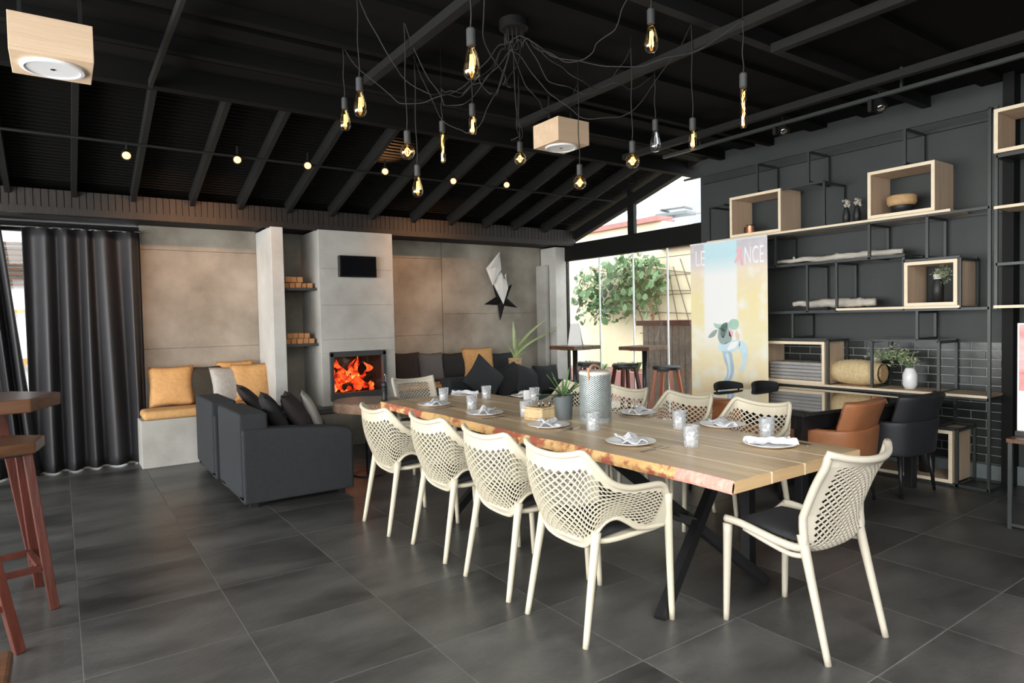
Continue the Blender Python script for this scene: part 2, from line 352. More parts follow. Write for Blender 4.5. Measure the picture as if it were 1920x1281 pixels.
struct('wall_front_right', MB().box(6.66, 6.8, -4, 2.03, 0, CEIL+.05), M['wall_dark'])
struct('trim_5', MB().box(6.52, 6.74, 2.03, 2.11, 0, CEIL), M['black_paint'])
struct('baseboard_front_right', MB().box(6.63, 6.66, -1, 2.03, 0, .16), M['skirt'])
# glass wall with triangular light above
GX = 6.70
wg = struct('window_1', MB().box(GX-.05, GX+.05, 5.28, 8.4, 2.41, 2.67), M['black_paint'], bevel=.004)
obj('corner_post', MB().box(GX-.03, GX+.04, 8.0, 8.10, 0, 2.95), M['black_paint'], wg)
obj('mullion', MB().box(GX-.03, GX+.03, 6.50, 6.62, 2.67, roofz(6.5)+.1), M['black_paint'], wg)
obj('top_rail', MB().bar((GX,5.28,roofz(5.28)+.0),(GX,8.4,roofz(8.4)+.0),.1,.14), M['black_paint'], wg)
obj('bottom_track', MB().box(GX-.04, GX+.04, 5.28, 8.05, 0, .03), M['black_paint'], wg)
ys = [5.30, 5.92, 6.55, 7.25, 8.0]
for a, b in zip(ys[:-1], ys[1:]):
    g = obj('pane', MB().box(GX-.005, GX+.005, a+.006, b-.006, .03, 2.41), M['glass'], wg)
for yy in ys[1:-1]:
    obj('glass_edge', MB().box(GX-.008, GX+.008, yy-.010, yy+.010, .03, 2.41), M['glass_edge'], wg)
obj('pane', MB().add([(GX,5.3,2.67),(GX,6.5,2.67),(GX,6.5,roofz(6.5)),(GX,5.3,roofz(5.3))], [(0,1,2,3)]), M['glass'], wg)
obj('pane', MB().add([(GX,6.62,2.67),(GX,7.98,2.67),(GX,7.98,roofz(7.98)),(GX,6.62,roofz(6.62))], [(0,1,2,3)]), M['glass'], wg)
# back opening behind the curtains
wo = struct('window_2', MB().box(-1.6, .78, 8.42, 8.50, 2.53, SOF), M['black_paint'])
obj('frame', MB().box(-1.6, -1.5, 8.42, 8.5, 0, 2.53), M['black_paint'], wo); obj('frame', MB().box(.70, .78, 8.42, 8.5, 0, 2.53), M['black_paint'], wo)
obj('pane', MB().box(-1.5, .70, 8.455, 8.465, .03, 2.53), M['glass'], wo)
struct('trim_6', MB().box(-1.6, .66, 8.30, 9.0, -.002, .012), M['concrete'], bevel=.002)
# left glazed front and partly open side behind the camera (out of frame: they let the daylight in)
wl = struct('wall_left', MB().box(-4.1, -4, -4, 9.2, 2.8, CEIL+.05).box(-4.1, -4, -4, 9.2, 0, .12), M['black_paint'])
for Y in (-4, -1.4, 1.3, 4.0, 6.7, 9.1): obj('post', MB().box(-4.1, -4, Y, Y+.1, .12, 2.8), M['black_paint'], wl)
wf = struct('wall_front', MB().box(-4, 6.8, -4.1, -4, 2.8, CEIL+.05).box(.6, 6.8, -4.1, -4, 0, 2.8).box(-4, -3, -4.1, -4, 0, 2.8), M['black_paint'])  # unseen wall, mostly closed to keep light off faces turned to the camera
for X in (-1.2,): obj('post', MB().box(X, X+.1, -4.1, -4, 0, 2.8), M['black_paint'], wf)
# ================================================================== OUTSIDE
struct('ground', MB().box(6.76, 30, -6, 30, -.12, -.02).box(-10, 6.76, 9.21, 30, -.12, -.02), M['paving'])
CW = 9.6
ew = struct('wall_garden', MB().box(CW, CW+.25, 4, 8.6, -.02, 2.78).box(CW, CW+.25, 8.6, 18, -.02, 3.34), M['cream_wall'])
obj('coping', MB().box(CW-.12, CW+.3, 4, 8.6, 2.78, 2.92).box(CW-.12, CW+.3, 8.6, 18, 3.34, 3.44), M['roof_pink'], ew)
for k in range(6):
    z = 1.55+k*.36
    obj('render_joint', MB().box(CW-.004, CW, 6.2, 9.0, z, z+.012), M['wire'], ew) if k else None
nb = thing('neighbour_house', 'white house with pale tiled roof seen through the triangular window', 'building', (16, 12, 0))
A_, B_, C_, D_ = Vector((9.95,14.5,3.42)), Vector((9.95,6.5,2.90)), at(1345,426,'Y',12.5), at(1020,378,'Y',19)
dn = Vector((0,0,-.1)); n_up = Vector((0,0,5))
obj('roof', MB().add([A_,B_,C_,D_,A_+dn,B_+dn,C_+dn,D_+dn], [(0,1,2,3),(7,6,5,4),(0,4,5,1),(1,5,6,2),(2,6,7,3),(3,7,4,0)]), M['ext_white'], nb, world=True)
bk_ = Vector((.3,.5,0))
obj('wall', MB().add([C_+dn,D_+dn,D_+n_up,C_+n_up,C_+dn+bk_,D_+dn+bk_,D_+n_up+bk_,C_+n_up+bk_], [(0,1,2,3),(7,6,5,4),(0,4,5,1),(1,5,6,2),(2,6,7,3),(3,7,4,0)]), M['ext_grey'], nb, world=True)
wd = (C_-D_).normalized(); q_ = D_.lerp(C_, .5)
for k in range(1, 9):
    u = k/9; a_, b_ = A_.lerp(B_, u), D_.lerp(C_, u); obj('roof_seam', MB().bar(a_+Vector((0,0,.02)), b_+Vector((0,0,.02)), .05, .03), M['ext_grey'], nb, world=True)
p = at(1266, 364, 'Y', 12.9); ang = math.atan2(wd.y, wd.x)
ac = thing('air_conditioner', 'white air conditioner unit on the neighbouring house wall', 'air conditioner', (p.x, p.y, p.z-.42), ang)
obj('casing', MB().box(-.42, .42, -.2, .2, 0, .80), M['ext_white'], ac, bevel=.03)
obj('fan_grille', MB().lathe([(.24,0),(.27,.02),(.24,.04),(.03,.05)], n=20).xf(Matrix.Translation((-.06,-.2,.4)) @ Matrix.Rotation(R(90),4,'X')), M['ext_grey'], ac)
obj('bracket', MB().box(-.4, -.35, -.2, .3, -.05, 0).box(.35, .4, -.2, .3, -.05, 0).box(-.5,.5,-.28,.3,-.22,-.14), M['grey_pot'], ac)
pp = at(1283, 336, 'Y', 12.9); o = tag(obj('awning_box', MB().box(-.5, .6, -.15, .15, 0, .10), M['lid'], bevel=.03), 'long awning box above the air conditioner', 'awning'); o.location = (pp.x, pp.y, pp.z); o.rotation_euler = (0,0,ang)
# climbing tree with big leaves, leaf by leaf
tr = thing('climbing_tree', 'large-leaved climbing tree against the cream garden wall outside', 'tree', (9.2, 8.7, -.02))
tp = [at(1222,628,'X',9.2)*1.0, at(1216,660,'X',9.2)]
c0 = at(1228, 700, 'X', 9.2); c1 = at(1215,650,'X',9.2); c2 = at(1224, 590, 'X', 9.2); c3 = at(1205, 540, 'X', 9.15); c4 = at(1170, 500, 'X', 9.1)
obj('trunk', MB().tube(spline([(c0.x,c0.y,-.02),c0,c1,c2,c3,c4], 24), [.035]*18+[.02]*7, 8), M['bark'], tr, world=True, smooth=True)
for (bx, by) in ((1110,505),(1130,590),(1250,520),(1230,490)):
    e = at(bx, by, 'X', 9.1); obj('branch', MB().tube(spline([c3,(c3+e)/2+Vector((0,0,.08)),e], 10), .012, 6), M['bark'], tr, world=True, smooth=True)
lf = MB(); L = .115
pts = [(0,0,0),(.35,.30,.03),(.75,.36,.0),(1.0,.0,-.10),(.75,-.36,.0),(.35,-.30,.03),(.5,0,-.04)]
lf.add([(x*L*1.25, y*L*1.25, z*L*1.4) for x,y,z in pts], [(0,1,6),(1,2,6),(2,3,6),(3,4,6),(4,5,6),(5,0,6)])
leaf0 = None
blobs = [(1130,540,62,50),(1170,520,60,40),(1205,520,50,40),(1145,580,52,26),(1215,545,36,26),(1110,540,30,34),(1195,490,45,16),(1235,525,18,14),(1090,590,10,20),(1213,580,22,16)]
for k in range(299):
    b = random.choices(blobs, weights=[w*h for _,_,w,h in blobs])[0]; a = random.random()*2*PI; rr = random.random()**.5
    e = at(b[0]+math.cos(a)*rr*b[2], b[1]+math.sin(a)*rr*b[3], 'X', random.uniform(8.85, 9.35))
    if leaf0 is None: leaf0 = obj('leaf', lf, M['leaf'], tr); q = leaf0
    else: q = leaf0.copy(); C.objects.link(q)
    q.parent = tr; q.location = e - tr.location; q.rotation_euler = (random.uniform(-.6,.6), random.uniform(.5,1.4), random.uniform(-PI,PI)); q.scale = (random.uniform(.8,1.35),)*3
sm = MB(); random.seed(21)
for k in range(900):
    b = random.choices(blobs, weights=[w*h for _,_,w,h in blobs])[0]; a = random.random()*2*PI; rr = random.random()**.5
    e = at(b[0]+math.cos(a)*rr*b[2]*.95, b[1]+math.sin(a)*rr*b[3]*.95, 'X', random.uniform(9.0, 9.5)); a1 = Vector((random.gauss(0,.5),random.gauss(0,1),random.gauss(0,1))).normalized()*.07; b1 = a1.orthogonal().normalized()*.045
    sm.add([e-a1, e+b1, e+a1, e-b1], [(0,1,2,3)])
obj('small_leaves', sm, M['leaf'], tr, world=True)['kind'] = 'stuff'
# trellis of wires on the wall
tl = MB()
for (a, b, c, d) in ((1180,545,1300,545),(1183,500,1300,512),(1200,585,1300,588),(1200,625,1300,627),(1190,560,1213,625),(1218,520,1243,625),(1250,490,1275,625),(1262,500,1297,620),(1275,485,1300,560)):
    tl.tube([at(a,b,'X',CW-.03), at(c,d,'X',CW-.03)], .009, 5)
e = at(1250,625,'X',CW-.03); tag(obj('wire_trellis', tl, M['wire'], loc=tuple(e)), 'thin wire trellis on the cream garden wall right of the tree', 'trellis')
# low planting and orange kerb beyond glass
pb = thing('planter_bed', 'low planting bed with an orange kerb under the climbing tree', 'planter', (8.8, 8.6, -.02))
obj('kerb', MB().box(8.3, 8.42, 6.9, 11, -.02, .52), M['roof_pink'], pb, world=True, bevel=.01); obj('soil', MB().box(8.42, CW-.01, 6.9, 11, -.02, .45), M['bark'], pb, world=True)
for (x, y) in ((1085,665),(1105,662),(1130,672),(1160,664),(1185,668),(1095,672),(1195,660)):
    q0 = at(x, y, 'X', 8.7); gz = MB()
    for k in range(9):
        a = random.random()*2*PI; d = Vector((math.cos(a), math.sin(a), 0)); l = random.uniform(.10,.2)
        gz.grid(lambda u, v: Vector((q0.x,q0.y,.45)) + d*(u*l) + Vector((-d.y,d.x,0))*(v-.5)*.05*math.sin(PI*min(1,u+.12)) + Vector((0,0, (q0.z-.45)*.55*math.sin(u*2.0))), 5, 1)
    obj('shrub', gz, M['leaf'], pb, world=True)
# wooden counter outside
e0 = at(1205,640,'X',7.6); e1 = at(1297,640,'X',7.6)
ct = thing('bar_counter', 'brown slatted wooden bar counter beyond the glass wall', 'counter', (7.8, (e0.y+e1.y)/2, -.02))
ya, yb = min(e0.y,e1.y), max(e0.y,e1.y)
obj('counter_top', MB().box(7.5, 8.1, ya-.05, yb+.05, 1.36, 1.44), M['red_wood'], ct, world=True, bevel=.005)
n = 8
for k in range(n):
    w = (yb-ya)/n; obj('plank', MB().box(7.6, 7.64, ya+k*w+.003, ya+(k+1)*w-.003, -.02, 1.36), M['slab_top'], ct, world=True, bevel=.003, seg=1)
# outside the back opening (seen between the curtains)
sh = thing('louvre_screen', 'white frame with dark horizontal louvres seen between the curtains', 'screen', (-.45, 12, 0))
obj('wall', MB().box(-2.5, .8, 12.0, 12.1, 0, 3.6), M['ext_white'], sh, world=True)
for k in range(9): obj('louvre', MB().box(-1.2, -.1, 11.9, 11.98, 2.15+k*.075, 2.185+k*.075), M['brown_wood'], sh, world=True)
obj('rail', MB().box(-1.4,.3,11.88,11.95,1.75,1.80).box(-1.4,.3,11.88,11.95,.98,1.08), M['tan'], sh, world=True)
obj('beam', MB().bar((-1.0,11.8,3.6),(.3,11.8,2.4),.12), M['ext_white'], sh, world=True)
# ================================================================== FIREPLACE
ch = thing('fireplace_chimney', 'tall pale concrete chimney breast holding the fire', 'fireplace', (3.06, 8.05, 0))
def W_(n, mb, m, p=ch, **k): return obj(n, mb, m, p, world=True, **k)
tl_, br_ = at(619,662,'Y',7.7), at(723,742,'Y',7.7)
fx0, fx1, fz1, fz0 = tl_.x, br_.x, tl_.z, br_.z
W_('chimney_breast', MB().box(2.58,3.54,7.70,8.384,fz1,SOF).box(2.58,fx0,7.70,8.384,.0,fz1).box(fx1,3.54,7.70,8.384,.0,fz1).box(fx0,fx1,7.70,8.384,.42,fz0).box(fx0,fx1,8.25,8.384,fz0,fz1), M['concrete_pale'], bevel=.004)
for z in (1.30, 1.72, 2.16): W_('form_joint', MB().box(2.60,3.52,7.697,7.7,z,z+.006), M['concrete'])
fr = W_('fire_frame', MB().box(fx0-.01,fx0+.035,7.67,7.74,fz0,fz1).box(fx1-.035,fx1+.01,7.67,7.74,fz0,fz1).box(fx0-.01,fx1+.01,7.67,7.74,fz1-.055,fz1+.01).box(fx0-.01,fx1+.01,7.66,7.74,fz0-.01,fz0+.085), M['firebox'], bevel=.006)
obj('fire_glass', MB().box(fx0+.035,fx1-.035,7.70,7.705,fz0+.085,fz1-.055), M['glass'], fr, world=False).location = (-3.06,-8.05,0)
obj('door_handle', MB().tube([(fx1-.02,7.655,fz0+.12),(fx1-.02,7.64,fz0+.14),(fx1-.02,7.64,fz0+.26),(fx1-.02,7.655,fz0+.28)],.008), M['cutlery'], fr).location = (-3.06,-8.05,0)
W_('firebox', MB().box(fx0,fx1,8.2,8.25,fz0,fz1).box(fx0,fx0+.03,7.74,8.2,fz0,fz1).box(fx1-.03,fx1,7.74,8.2,fz0,fz1).box(fx0,fx1,7.74,8.2,fz0,fz0+.06), M['soot'])
bz = fz0+.06
for k, (x, y, dx, dz) in enumerate(((.22,7.95,.30,.03),(.45,8.02,.26,.05),(.34,7.88,.34,.02),(.52,7.92,.18,.14))):
    W_('log', MB().tube([(fx0+x-.0-dx/2+.05,y,bz+.05+k*.01),(fx0+x+dx/2,y+.04,bz+.05+dz)],.045,9), M['soot'], smooth=False)
random.seed(5)
fm = MB()
for k in range(24):
    x = fx0+.07+.58*(k*.618 % 1); y = random.uniform(7.86,8.12); h = random.uniform(.14,.38) if k < 11 else random.uniform(.05,.12); w = random.uniform(.03,.075); zb = bz+.03+random.random()*.08
    ph = random.random()*6
    fm.grid(lambda u, v: Vector((x + math.cos(u*2*PI)*w*math.sin(PI*min(.98,v*.8+.2))*(1-.3*v) + .03*math.sin(v*5+ph), y+math.sin(u*2*PI)*w*.6*math.sin(PI*min(.98,v*.8+.2)), zb+v*h)), 10, 8)
fm0 = fm; W_('flame', fm, M['flame'], smooth=True); fm = MB()
for k in range(9):
    x = fx0+.09+.55*(k*.38 % 1); y = random.uniform(8.0,8.16); h = random.uniform(.10,.22); w = random.uniform(.03,.055); zb = bz+random.uniform(.12,.26); ph = k*1.3
    fm.grid(lambda u, v: Vector((x+math.cos(u*2*PI)*w*math.sin(PI*min(.98,v*.8+.2))*(1-.3*v)+.05*math.sin(v*4+ph), y+math.sin(u*2*PI)*w*.6*math.sin(PI*min(.98,v*.8+.2)), zb+v*h)), 10, 8)
W_('back_flames', MB().add(fm.v, fm.f), M['flame'], smooth=True)
em = MB()
for k in range(26):
    c = Vector((fx0+.08+.54*random.random(), random.uniform(7.80,8.1), bz+.03+.05*random.random())); s = random.uniform(.02,.045)
    em.lathe([(.001,-s),(s*.8,-s*.5),(s,0),(s*.7,s*.6),(.001,s*.8)], c, 7)
W_('embers', em, M['flame'])['kind'] = 'stuff'
fl_ = bpy.data.lights.new('fire_glow','POINT'); fl_.energy = 1.5; fl_.color = (1,.35,.1); fl_.shadow_soft_size = .08
fo = bpy.data.objects.new('fire_glow', fl_); C.objects.link(fo); fo.location = ((fx0+fx1)/2, 7.9, fz0+.3)
he = thing('hearth', 'dark stone hearth ledge with open log store under the fire', 'hearth', (3.0, 7.5, 0))
W_('hearth_slab', MB().box(2.19,3.56,7.46,7.69,.44,.50), M['firebox'], he, bevel=.005)
W_('hearth_base', MB().box(2.19,2.86,7.50,7.69,0,.44).box(3.5,3.56,7.5,7.69,0,.44).box(2.86,3.5,7.64,7.69,0,.44), M['concrete'], he)
ns = thing('niche_shelving', 'two dark shelves in the narrow niche beside the fireplace', 'shelf', (2.37, 8.1, 1.1))
z1_, z2_ = at(568,540,'Y',7.8).z, at(568,645,'Y',7.8).z
for z in (z1_, z2_): obj('shelf', MB().box(2.175,2.575,7.78,8.38,z-.03,z), M['firebox'], ns, world=True, bevel=.002)
tag(obj('concrete_ledge', MB().box(2.175,2.575,7.72,8.38,0,.5), M['concrete'], loc=(2.37,8.0,0)), 'low concrete base closing the bottom of the log niche', 'ledge')
random.seed(3)
for z, nm, rows in ((z1_, 'upper', ((.0,5),(.068,3))), (z2_, 'lower', ((.0,5),(.066,4)))):
    for ri, (dz, n) in enumerate(rows):
        for k in range(n):
            x = 2.20+k*.07+(.02 if ri else 0); s = random.uniform(.058,.066)
            b = obj('firewood_block', MB().box(-s/2,s/2,0,.22,0,s), M['firewood'], None, bevel=.004, seg=1)
            b.location = (x+.03, 7.82+random.random()*.03, z+.0005+dz)
            tag(b, 'short square orange-brown firewood block in the pile on the %s niche shelf' % nm, 'firewood', 'firewood blocks on the %s niche shelf' % nm)
a, b = at(634,479,'Y',7.66), at(705,521,'Y',7.66)
tv = thing('wall_screen', 'small black flat television on the chimney breast', 'television', ((a.x+b.x)/2, 7.66, b.z))
W_('casing', MB().box(a.x,b.x,7.63,7.69,b.z,a.z), M['tv'], tv, bevel=.006); W_('screen', MB().box(a.x+.02,b.x-.02,7.627,7.63,b.z+.02,a.z-.02), mat('glossy_screen',(.004,.004,.005),.05), tv)
# ================================================================== BENCHES AND CUSHIONS
tag(obj('concrete_bench', MB().box(.67,2.028,7.82,8.383,0,.51), M['concrete_pale'], loc=(1.35,8.1,0), bevel=.006), 'concrete bench block left of the pier', 'bench')
tag(obj('bench_cushion', MB().box(.69,2.02,7.78,8.15,.512,.61), M['tan'], loc=(1.35,7.97,.512), bevel=.04, seg=4, smooth=True), 'long tan seat cushion on the left concrete bench', 'cushion')
def cushion(name, label, m, x, y, z, w, h, t, rx=75, ry=0, rz=0, group=None, seed=0, spin=0):
    mb = MB().pillow(w, h, t, 12, .012, seed)
    o = obj(name, mb, m, None, smooth=True, merge=True)
    o.rotation_euler = (Matrix.Rotation(R(rz),3,'Z') @ Matrix.Rotation(R(rx),3,'X') @ Matrix.Rotation(R(spin),3,'Z')).to_euler(); o.location = (x, y, z)
    return tag(o, label, 'cushion', group)
G = 'cushions along the left bench'
cushion('throw_cushion','tan square cushion nearest the curtain on the left bench',M['tan'],1.02,8.20,.83,.46,.46,.14,78,0,-6,G,1)
cushion('throw_cushion','dark olive cushion between the tan and silver ones on the left bench',M['olive_pillow'],1.38,8.22,.82,.44,.44,.13,78,0,3,G,2)
cushion('throw_cushion','pale silver cushion standing on the left bench',M['silver_pillow'],1.62,8.12,.81,.42,.44,.13,74,0,12,G,3)
cushion('throw_cushion','large tan cushion in front against the pier',M['tan'],1.86,8.10,.82,.46,.46,.14,76,0,-4,G,4)
cushion('throw_cushion','tan cushion mostly hidden behind the silver one',M['tan'],1.72,8.27,.85,.42,.46,.10,84,0,0,G,5)
tag(obj('concrete_bench', MB().box(3.55,6.34,7.90,8.383,0,.58), M['concrete'], loc=(5,8.1,0), bevel=.006), 'long concrete bench right of the fireplace under the star', 'bench')
tag(obj('bench_cushion', MB().box(3.60,4.5,7.78,8.2,.582,.64), M['tan'], loc=(3.95,8.0,.582), bevel=.028, seg=3, smooth=True), 'tan seat pad on the bench just right of the fire', 'cushion')
G = 'cushions along the right bench'
for k, (xa, xb, m, lb) in enumerate(((742,790,'brown_pillow','dark brown cushion beside the chimney on the right bench'),(790,832,'grey_pillow','mid grey cushion between two dark ones on the right bench'),(832,876,'black_pillow','black cushion left of the tan one on the right bench'),(874,926,'tan','tan cushion in the middle of the right bench'),(924,966,'charcoal','dark charcoal cushion behind the potted plant'))):
    p0, p1 = at(xa,664,'Y',8.16), at(xb,664,'Y',8.16); zt_ = at((xa+xb)/2, 664 if k != 3 else 654,'Y',8.2).z
    cushion('throw_cushion', lb, M[m], (p0.x+p1.x)/2, 8.24-(k % 2)*.03, (zt_+.64)/2+.01, (p1.x-p0.x)*1.12, zt_-.62, .13, 80, 0, 0, G, k+7)
# dark lounge sofa right, with loose pillows
s0 = thing('dark_sofa', 'low charcoal sofa in front of the right bench', 'sofa', (5.0, 7.35, 0))
W_('seat', MB().box(4.25,5.95,6.95,7.75,.10,.42), M['charcoal'], s0, bevel=.04, seg=3); W_('backrest', MB().box(4.25,6.15,7.58,7.86,.40,.72), M['charcoal'], s0, bevel=.05, seg=3)
for xx in (4.12, 5.95): W_('arm', MB().box(xx,xx+.2,6.95,7.8,.08,.60), M['charcoal'], s0, bevel=.05, seg=3)
for xx in (4.2,6.05):
    for yy in (7.0,7.7): W_('leg', MB().box(xx,xx+.05,yy,yy+.05,0,.1), M['black_metal'], s0)
G = 'loose pillows on the dark sofa'
cushion('throw_pillow','large slate pillow standing on its corner on the dark sofa',M['charcoal'],4.72,7.42,.70,.52,.52,.16,70,0,4,G,21,spin=45)
cushion('throw_pillow','black pillow leaning beside the slate corner pillow',M['black_pillow'],5.12,7.46,.63,.50,.46,.16,66,0,-14,G,22,spin=20)
cushion('throw_pillow','charcoal pillow at the middle of the dark sofa',M['charcoal'],5.45,7.42,.63,.48,.44,.16,66,0,12,G,23,spin=-18)
cushion('throw_pillow','black pillow at the right arm of the dark sofa',M['black_pillow'],5.78,7.40,.63,.42,.42,.15,68,0,-6,G,24)
# ================================================================== ARMCHAIRS
def armchair():
    t = thing('armchair', 'near charcoal armchair with its dark side towards the camera', 'armchair', (1.63, 5.92, 0), 0, 'charcoal armchairs by the fire')
    # faces +x; local x -.47..+.47, y -.45..+.45
    obj('base', MB().box(-.46,.46,-.44,.44,.06,.36), M['charcoal'], t, bevel=.02)
    obj('seat_cushion', MB().box(-.24,.45,-.27,.27,.36,.50), M['charcoal'], t, bevel=.05, seg=4)
    for s in (-1, 1):
        y0, y1 = (s*.45, s*.27) if s < 0 else (.27, .45)
        prof = [(-.46,.05),(.46,.05),(.46,.54),(.43,.585),(.30,.61),(.0,.635),(-.30,.655),(-.46,.66)]
        n = len(prof); mb = MB().add([(x,y0,z) for x,z in prof]+[(x,y1,z) for x,z in prof], [tuple(range(n)),tuple(range(2*n-1,n-1,-1))]+[(i,i+n,(i+1)%n+n,(i+1)%n) for i in range(n)])
        obj('arm', mb, M['charcoal'], t, bevel=.018, seg=3)
    obj('backrest', MB().box(-.48,-.25,-.42,.42,.10,.785), M['charcoal'], t, bevel=.025, seg=3)
    for sx in (-.40,.34):
        for sy in (-.38,.33): obj('leg', MB().box(sx,sx+.06,sy,sy+.05,0,.062), M['black_metal'], t)
    return t
a0 = armchair(); dup(a0, (1.62, 7.02, 0), 0, 'far charcoal armchair beside the concrete bench')
G = 'cushions in the charcoal armchairs'
cushion('throw_cushion','black cushion against the back of the near armchair',M['black_pillow'],1.55,5.95,.70,.44,.44,.14,62,0,80,G,31)
cushion('throw_cushion','brown-black cushion on the near armchair by its arm',M['brown_pillow'],1.76,5.98,.68,.46,.46,.15,58,0,70,G,32)
cushion('throw_cushion','thin dark cushion resting on top of the far armchair',M['brown_pillow'],1.60,6.95,.72,.44,.44,.12,50,0,82,G,33)
cushion('throw_cushion','silver-edged pale cushion behind the brown-black one',M['silver_pillow'],1.95,6.15,.66,.40,.44,.10,66,0,74,G,34)
# ================================================================== CURTAINS
def curtain(label, x0, x1, y, zt, zb, folds, sweep=0., seed=0, bx=None):
    bx0, bx1 = bx or (x0, x1)
    def fn(u, v):
        xx = (x0+(x1-x0)*u)*v + (bx0+(bx1-bx0)*u)*(1-v)
        amp = .055+.045*(1-v); ph = u*folds*2*PI + 3.2*noise.noise(Vector((u*2.2+seed, v*.7, 1)))
        return (xx+.015*math.sin(ph*.5), y+amp*math.sin(ph)*(.8+.5*noise.noise(Vector((u*5, seed, v*.6))))+sweep*(1-v)**2, zb+(zt-zb)*v)
    o = obj('curtain', MB().grid(fn, 150, 26), M['curtain'], None, smooth=True, loc=((x0+x1)/2, y, zb)); sd = o.modifiers.new('thick','SOLIDIFY'); sd.thickness = .006
    return tag(o, label, 'curtain', 'charcoal curtains at the back opening')
curtain('wide charcoal curtain hanging in folds beside the concrete wall', -.27, .77, 8.24, 2.545, .014, 5.2, .0, 2)
curtain('black curtain at the far left edge, drawn aside', -1.25, -.43, 8.24, 2.545, .014, 6, .0, 5, bx=(-1.2,-.20))
tag(obj('plant_plinth', MB().box(5.55,6.2,7.92,8.37,.582,.699), M['concrete'], loc=(5.9,8.15,.582), bevel=.004), 'low concrete plinth under the potted plant', 'plinth')
tr_ = thing('curtain_track', 'thin metal curtain track above the charcoal curtains', 'curtain rail', (-.2, 8.27, 2.55))
obj('rail', MB().tube([(-1.25,8.27,2.56),(.78,8.27,2.56)],.012), M['cutlery'], tr_, world=True)
# ================================================================== STAR ART
def star(label, c, r1, r2, m, rot, n=5, dep=.08, name='wall_star'):
    vs = []; k = 2*n
    for i in range(k):
        a = rot + i*PI/n; r = r1 if i % 2 == 0 else r2; vs.append((r*math.cos(a), 0, r*math.sin(a)))
    vs += [(0,-dep,0),(0,.01,0)]
    mb = MB().add(vs, [(i,(i+1)%k,k) for i in range(k)]+[((i+1)%k,i,k+1) for i in range(k)])
    o = obj(name, mb, m, None); o.location = c; return tag(o, label, 'wall art')
c = at(940,562,'Y',8.37); st = star('black five-pointed star on the grey wall below the white paper shapes', c, .33, .11, M['black_paint'], R(-95), 5, .05)
def crystal(label, pts, mid, name='paper_crystal'):
    vs = [at(x,y,'Y',8.30) for x,y in pts]; m_ = at(mid[0],mid[1],'Y',8.10); n = len(vs); cc = sum(vs, Vector())/n
    bk = Vector((m_.x, 8.378, m_.z))
    mb = MB().add(vs+[m_, bk], [(i,(i+1)%n,n) for i in range(n)]+[((i+1)%n,i,n+1) for i in range(n)])
    return tag(obj(name, mb, M['paper_white'], None, loc=tuple(cc)), label, 'wall art', 'white folded paper shapes on the grey wall')
crystal('upper white folded paper shape, its long tip pointing up', [(937,472),(940,506),(933,517),(924,536),(919,505)], (930,501))
crystal('lower white folded paper shape, its long tip pointing down', [(932,518),(940,510),(950,526),(953,540),(944,571),(933,546)], (943,530))
tag(obj('paper_sliver', MB().add([at(945,517,'Y',8.3),at(949,512,'Y',8.28),at(950,528,'Y',8.3),at(947,520,'Y',8.2)],[(0,1,3),(1,2,3),(2,0,3),(0,2,1)]), M['paper_white'], None), 'tiny white paper tip between the two paper shapes', 'wall art')
# ================================================================== PLANT
pt_ = at(985,693,'Y',7.72); pl = thing('potted_plant', 'long-leaved plant in a wicker pot behind the dark sofa', 'plant', (pt_.x, 7.98, .70))
obj('pot', MB().lathe([(.075,0),(.10,.22),(.092,.22),(.085,.19),(.0,.19)], n=18), M['wicker'], pl, smooth=False)
for k in range(7): obj('weave_band', MB().lathe([(.077+.0036*k*1,.005+k*.03),(.083+.0036*k,.018+k*.03),(.080+.0036*k,.03+k*.03)], n=18), M['wicker'], pl)
def blade(p0, d, l, w, bend, n=9):
    d = Vector((d[0],d[1],0)).normalized(); side = Vector((-d.y,d.x,0)); out = MB()
    def fn(u, v):
        up = u*l; o_ = bend*l*u*u
        return Vector(p0) + Vector((0,0,up*(1-.35*bend*u))) + d*o_ + side*(v-.5)*w*math.sin(PI*min(.97,.12+u*.85))**.7 - d*.012*(1-abs(2*v-1))
    return out.grid(fn, n, 2)
for k, (x, y, w) in enumerate(((962,603,.05),(1050,608,.045),(1025,598,.055),(1010,612,.05),(950,650,.035),(1000,630,.045),(975,635,.04),(1055,606,.04),(1030,625,.05),(966,620,.045),(985,660,.05),(1012,650,.05),(970,655,.04),(945,640,.04),(1040,618,.04))):
    tgt = at(x, y, 'Y', 7.98+random.uniform(-.1,.1)); off = tgt - Vector((pt_.x,7.98,.89)); hor = Vector((off.x, off.y, 0)); l = off.z
    def fn(u, v, off=off, w=w):
        side = Vector((.6,.8,0)) if k % 2 else Vector((.8,-.6,0))
        return Vector((0,0,.19)) + Vector((off.x*u**1.6, off.y*u**1.6, off.z*(u**.85))) + side*(v-.5)*w*(math.sin(PI*min(.99,.15+u*.85))**.7) + Vector((.0,-.01*(1-abs(2*v-1)),0))
    obj('leaf', MB().grid(fn, 9, 2), M['leaf_pale'], pl, smooth=True)
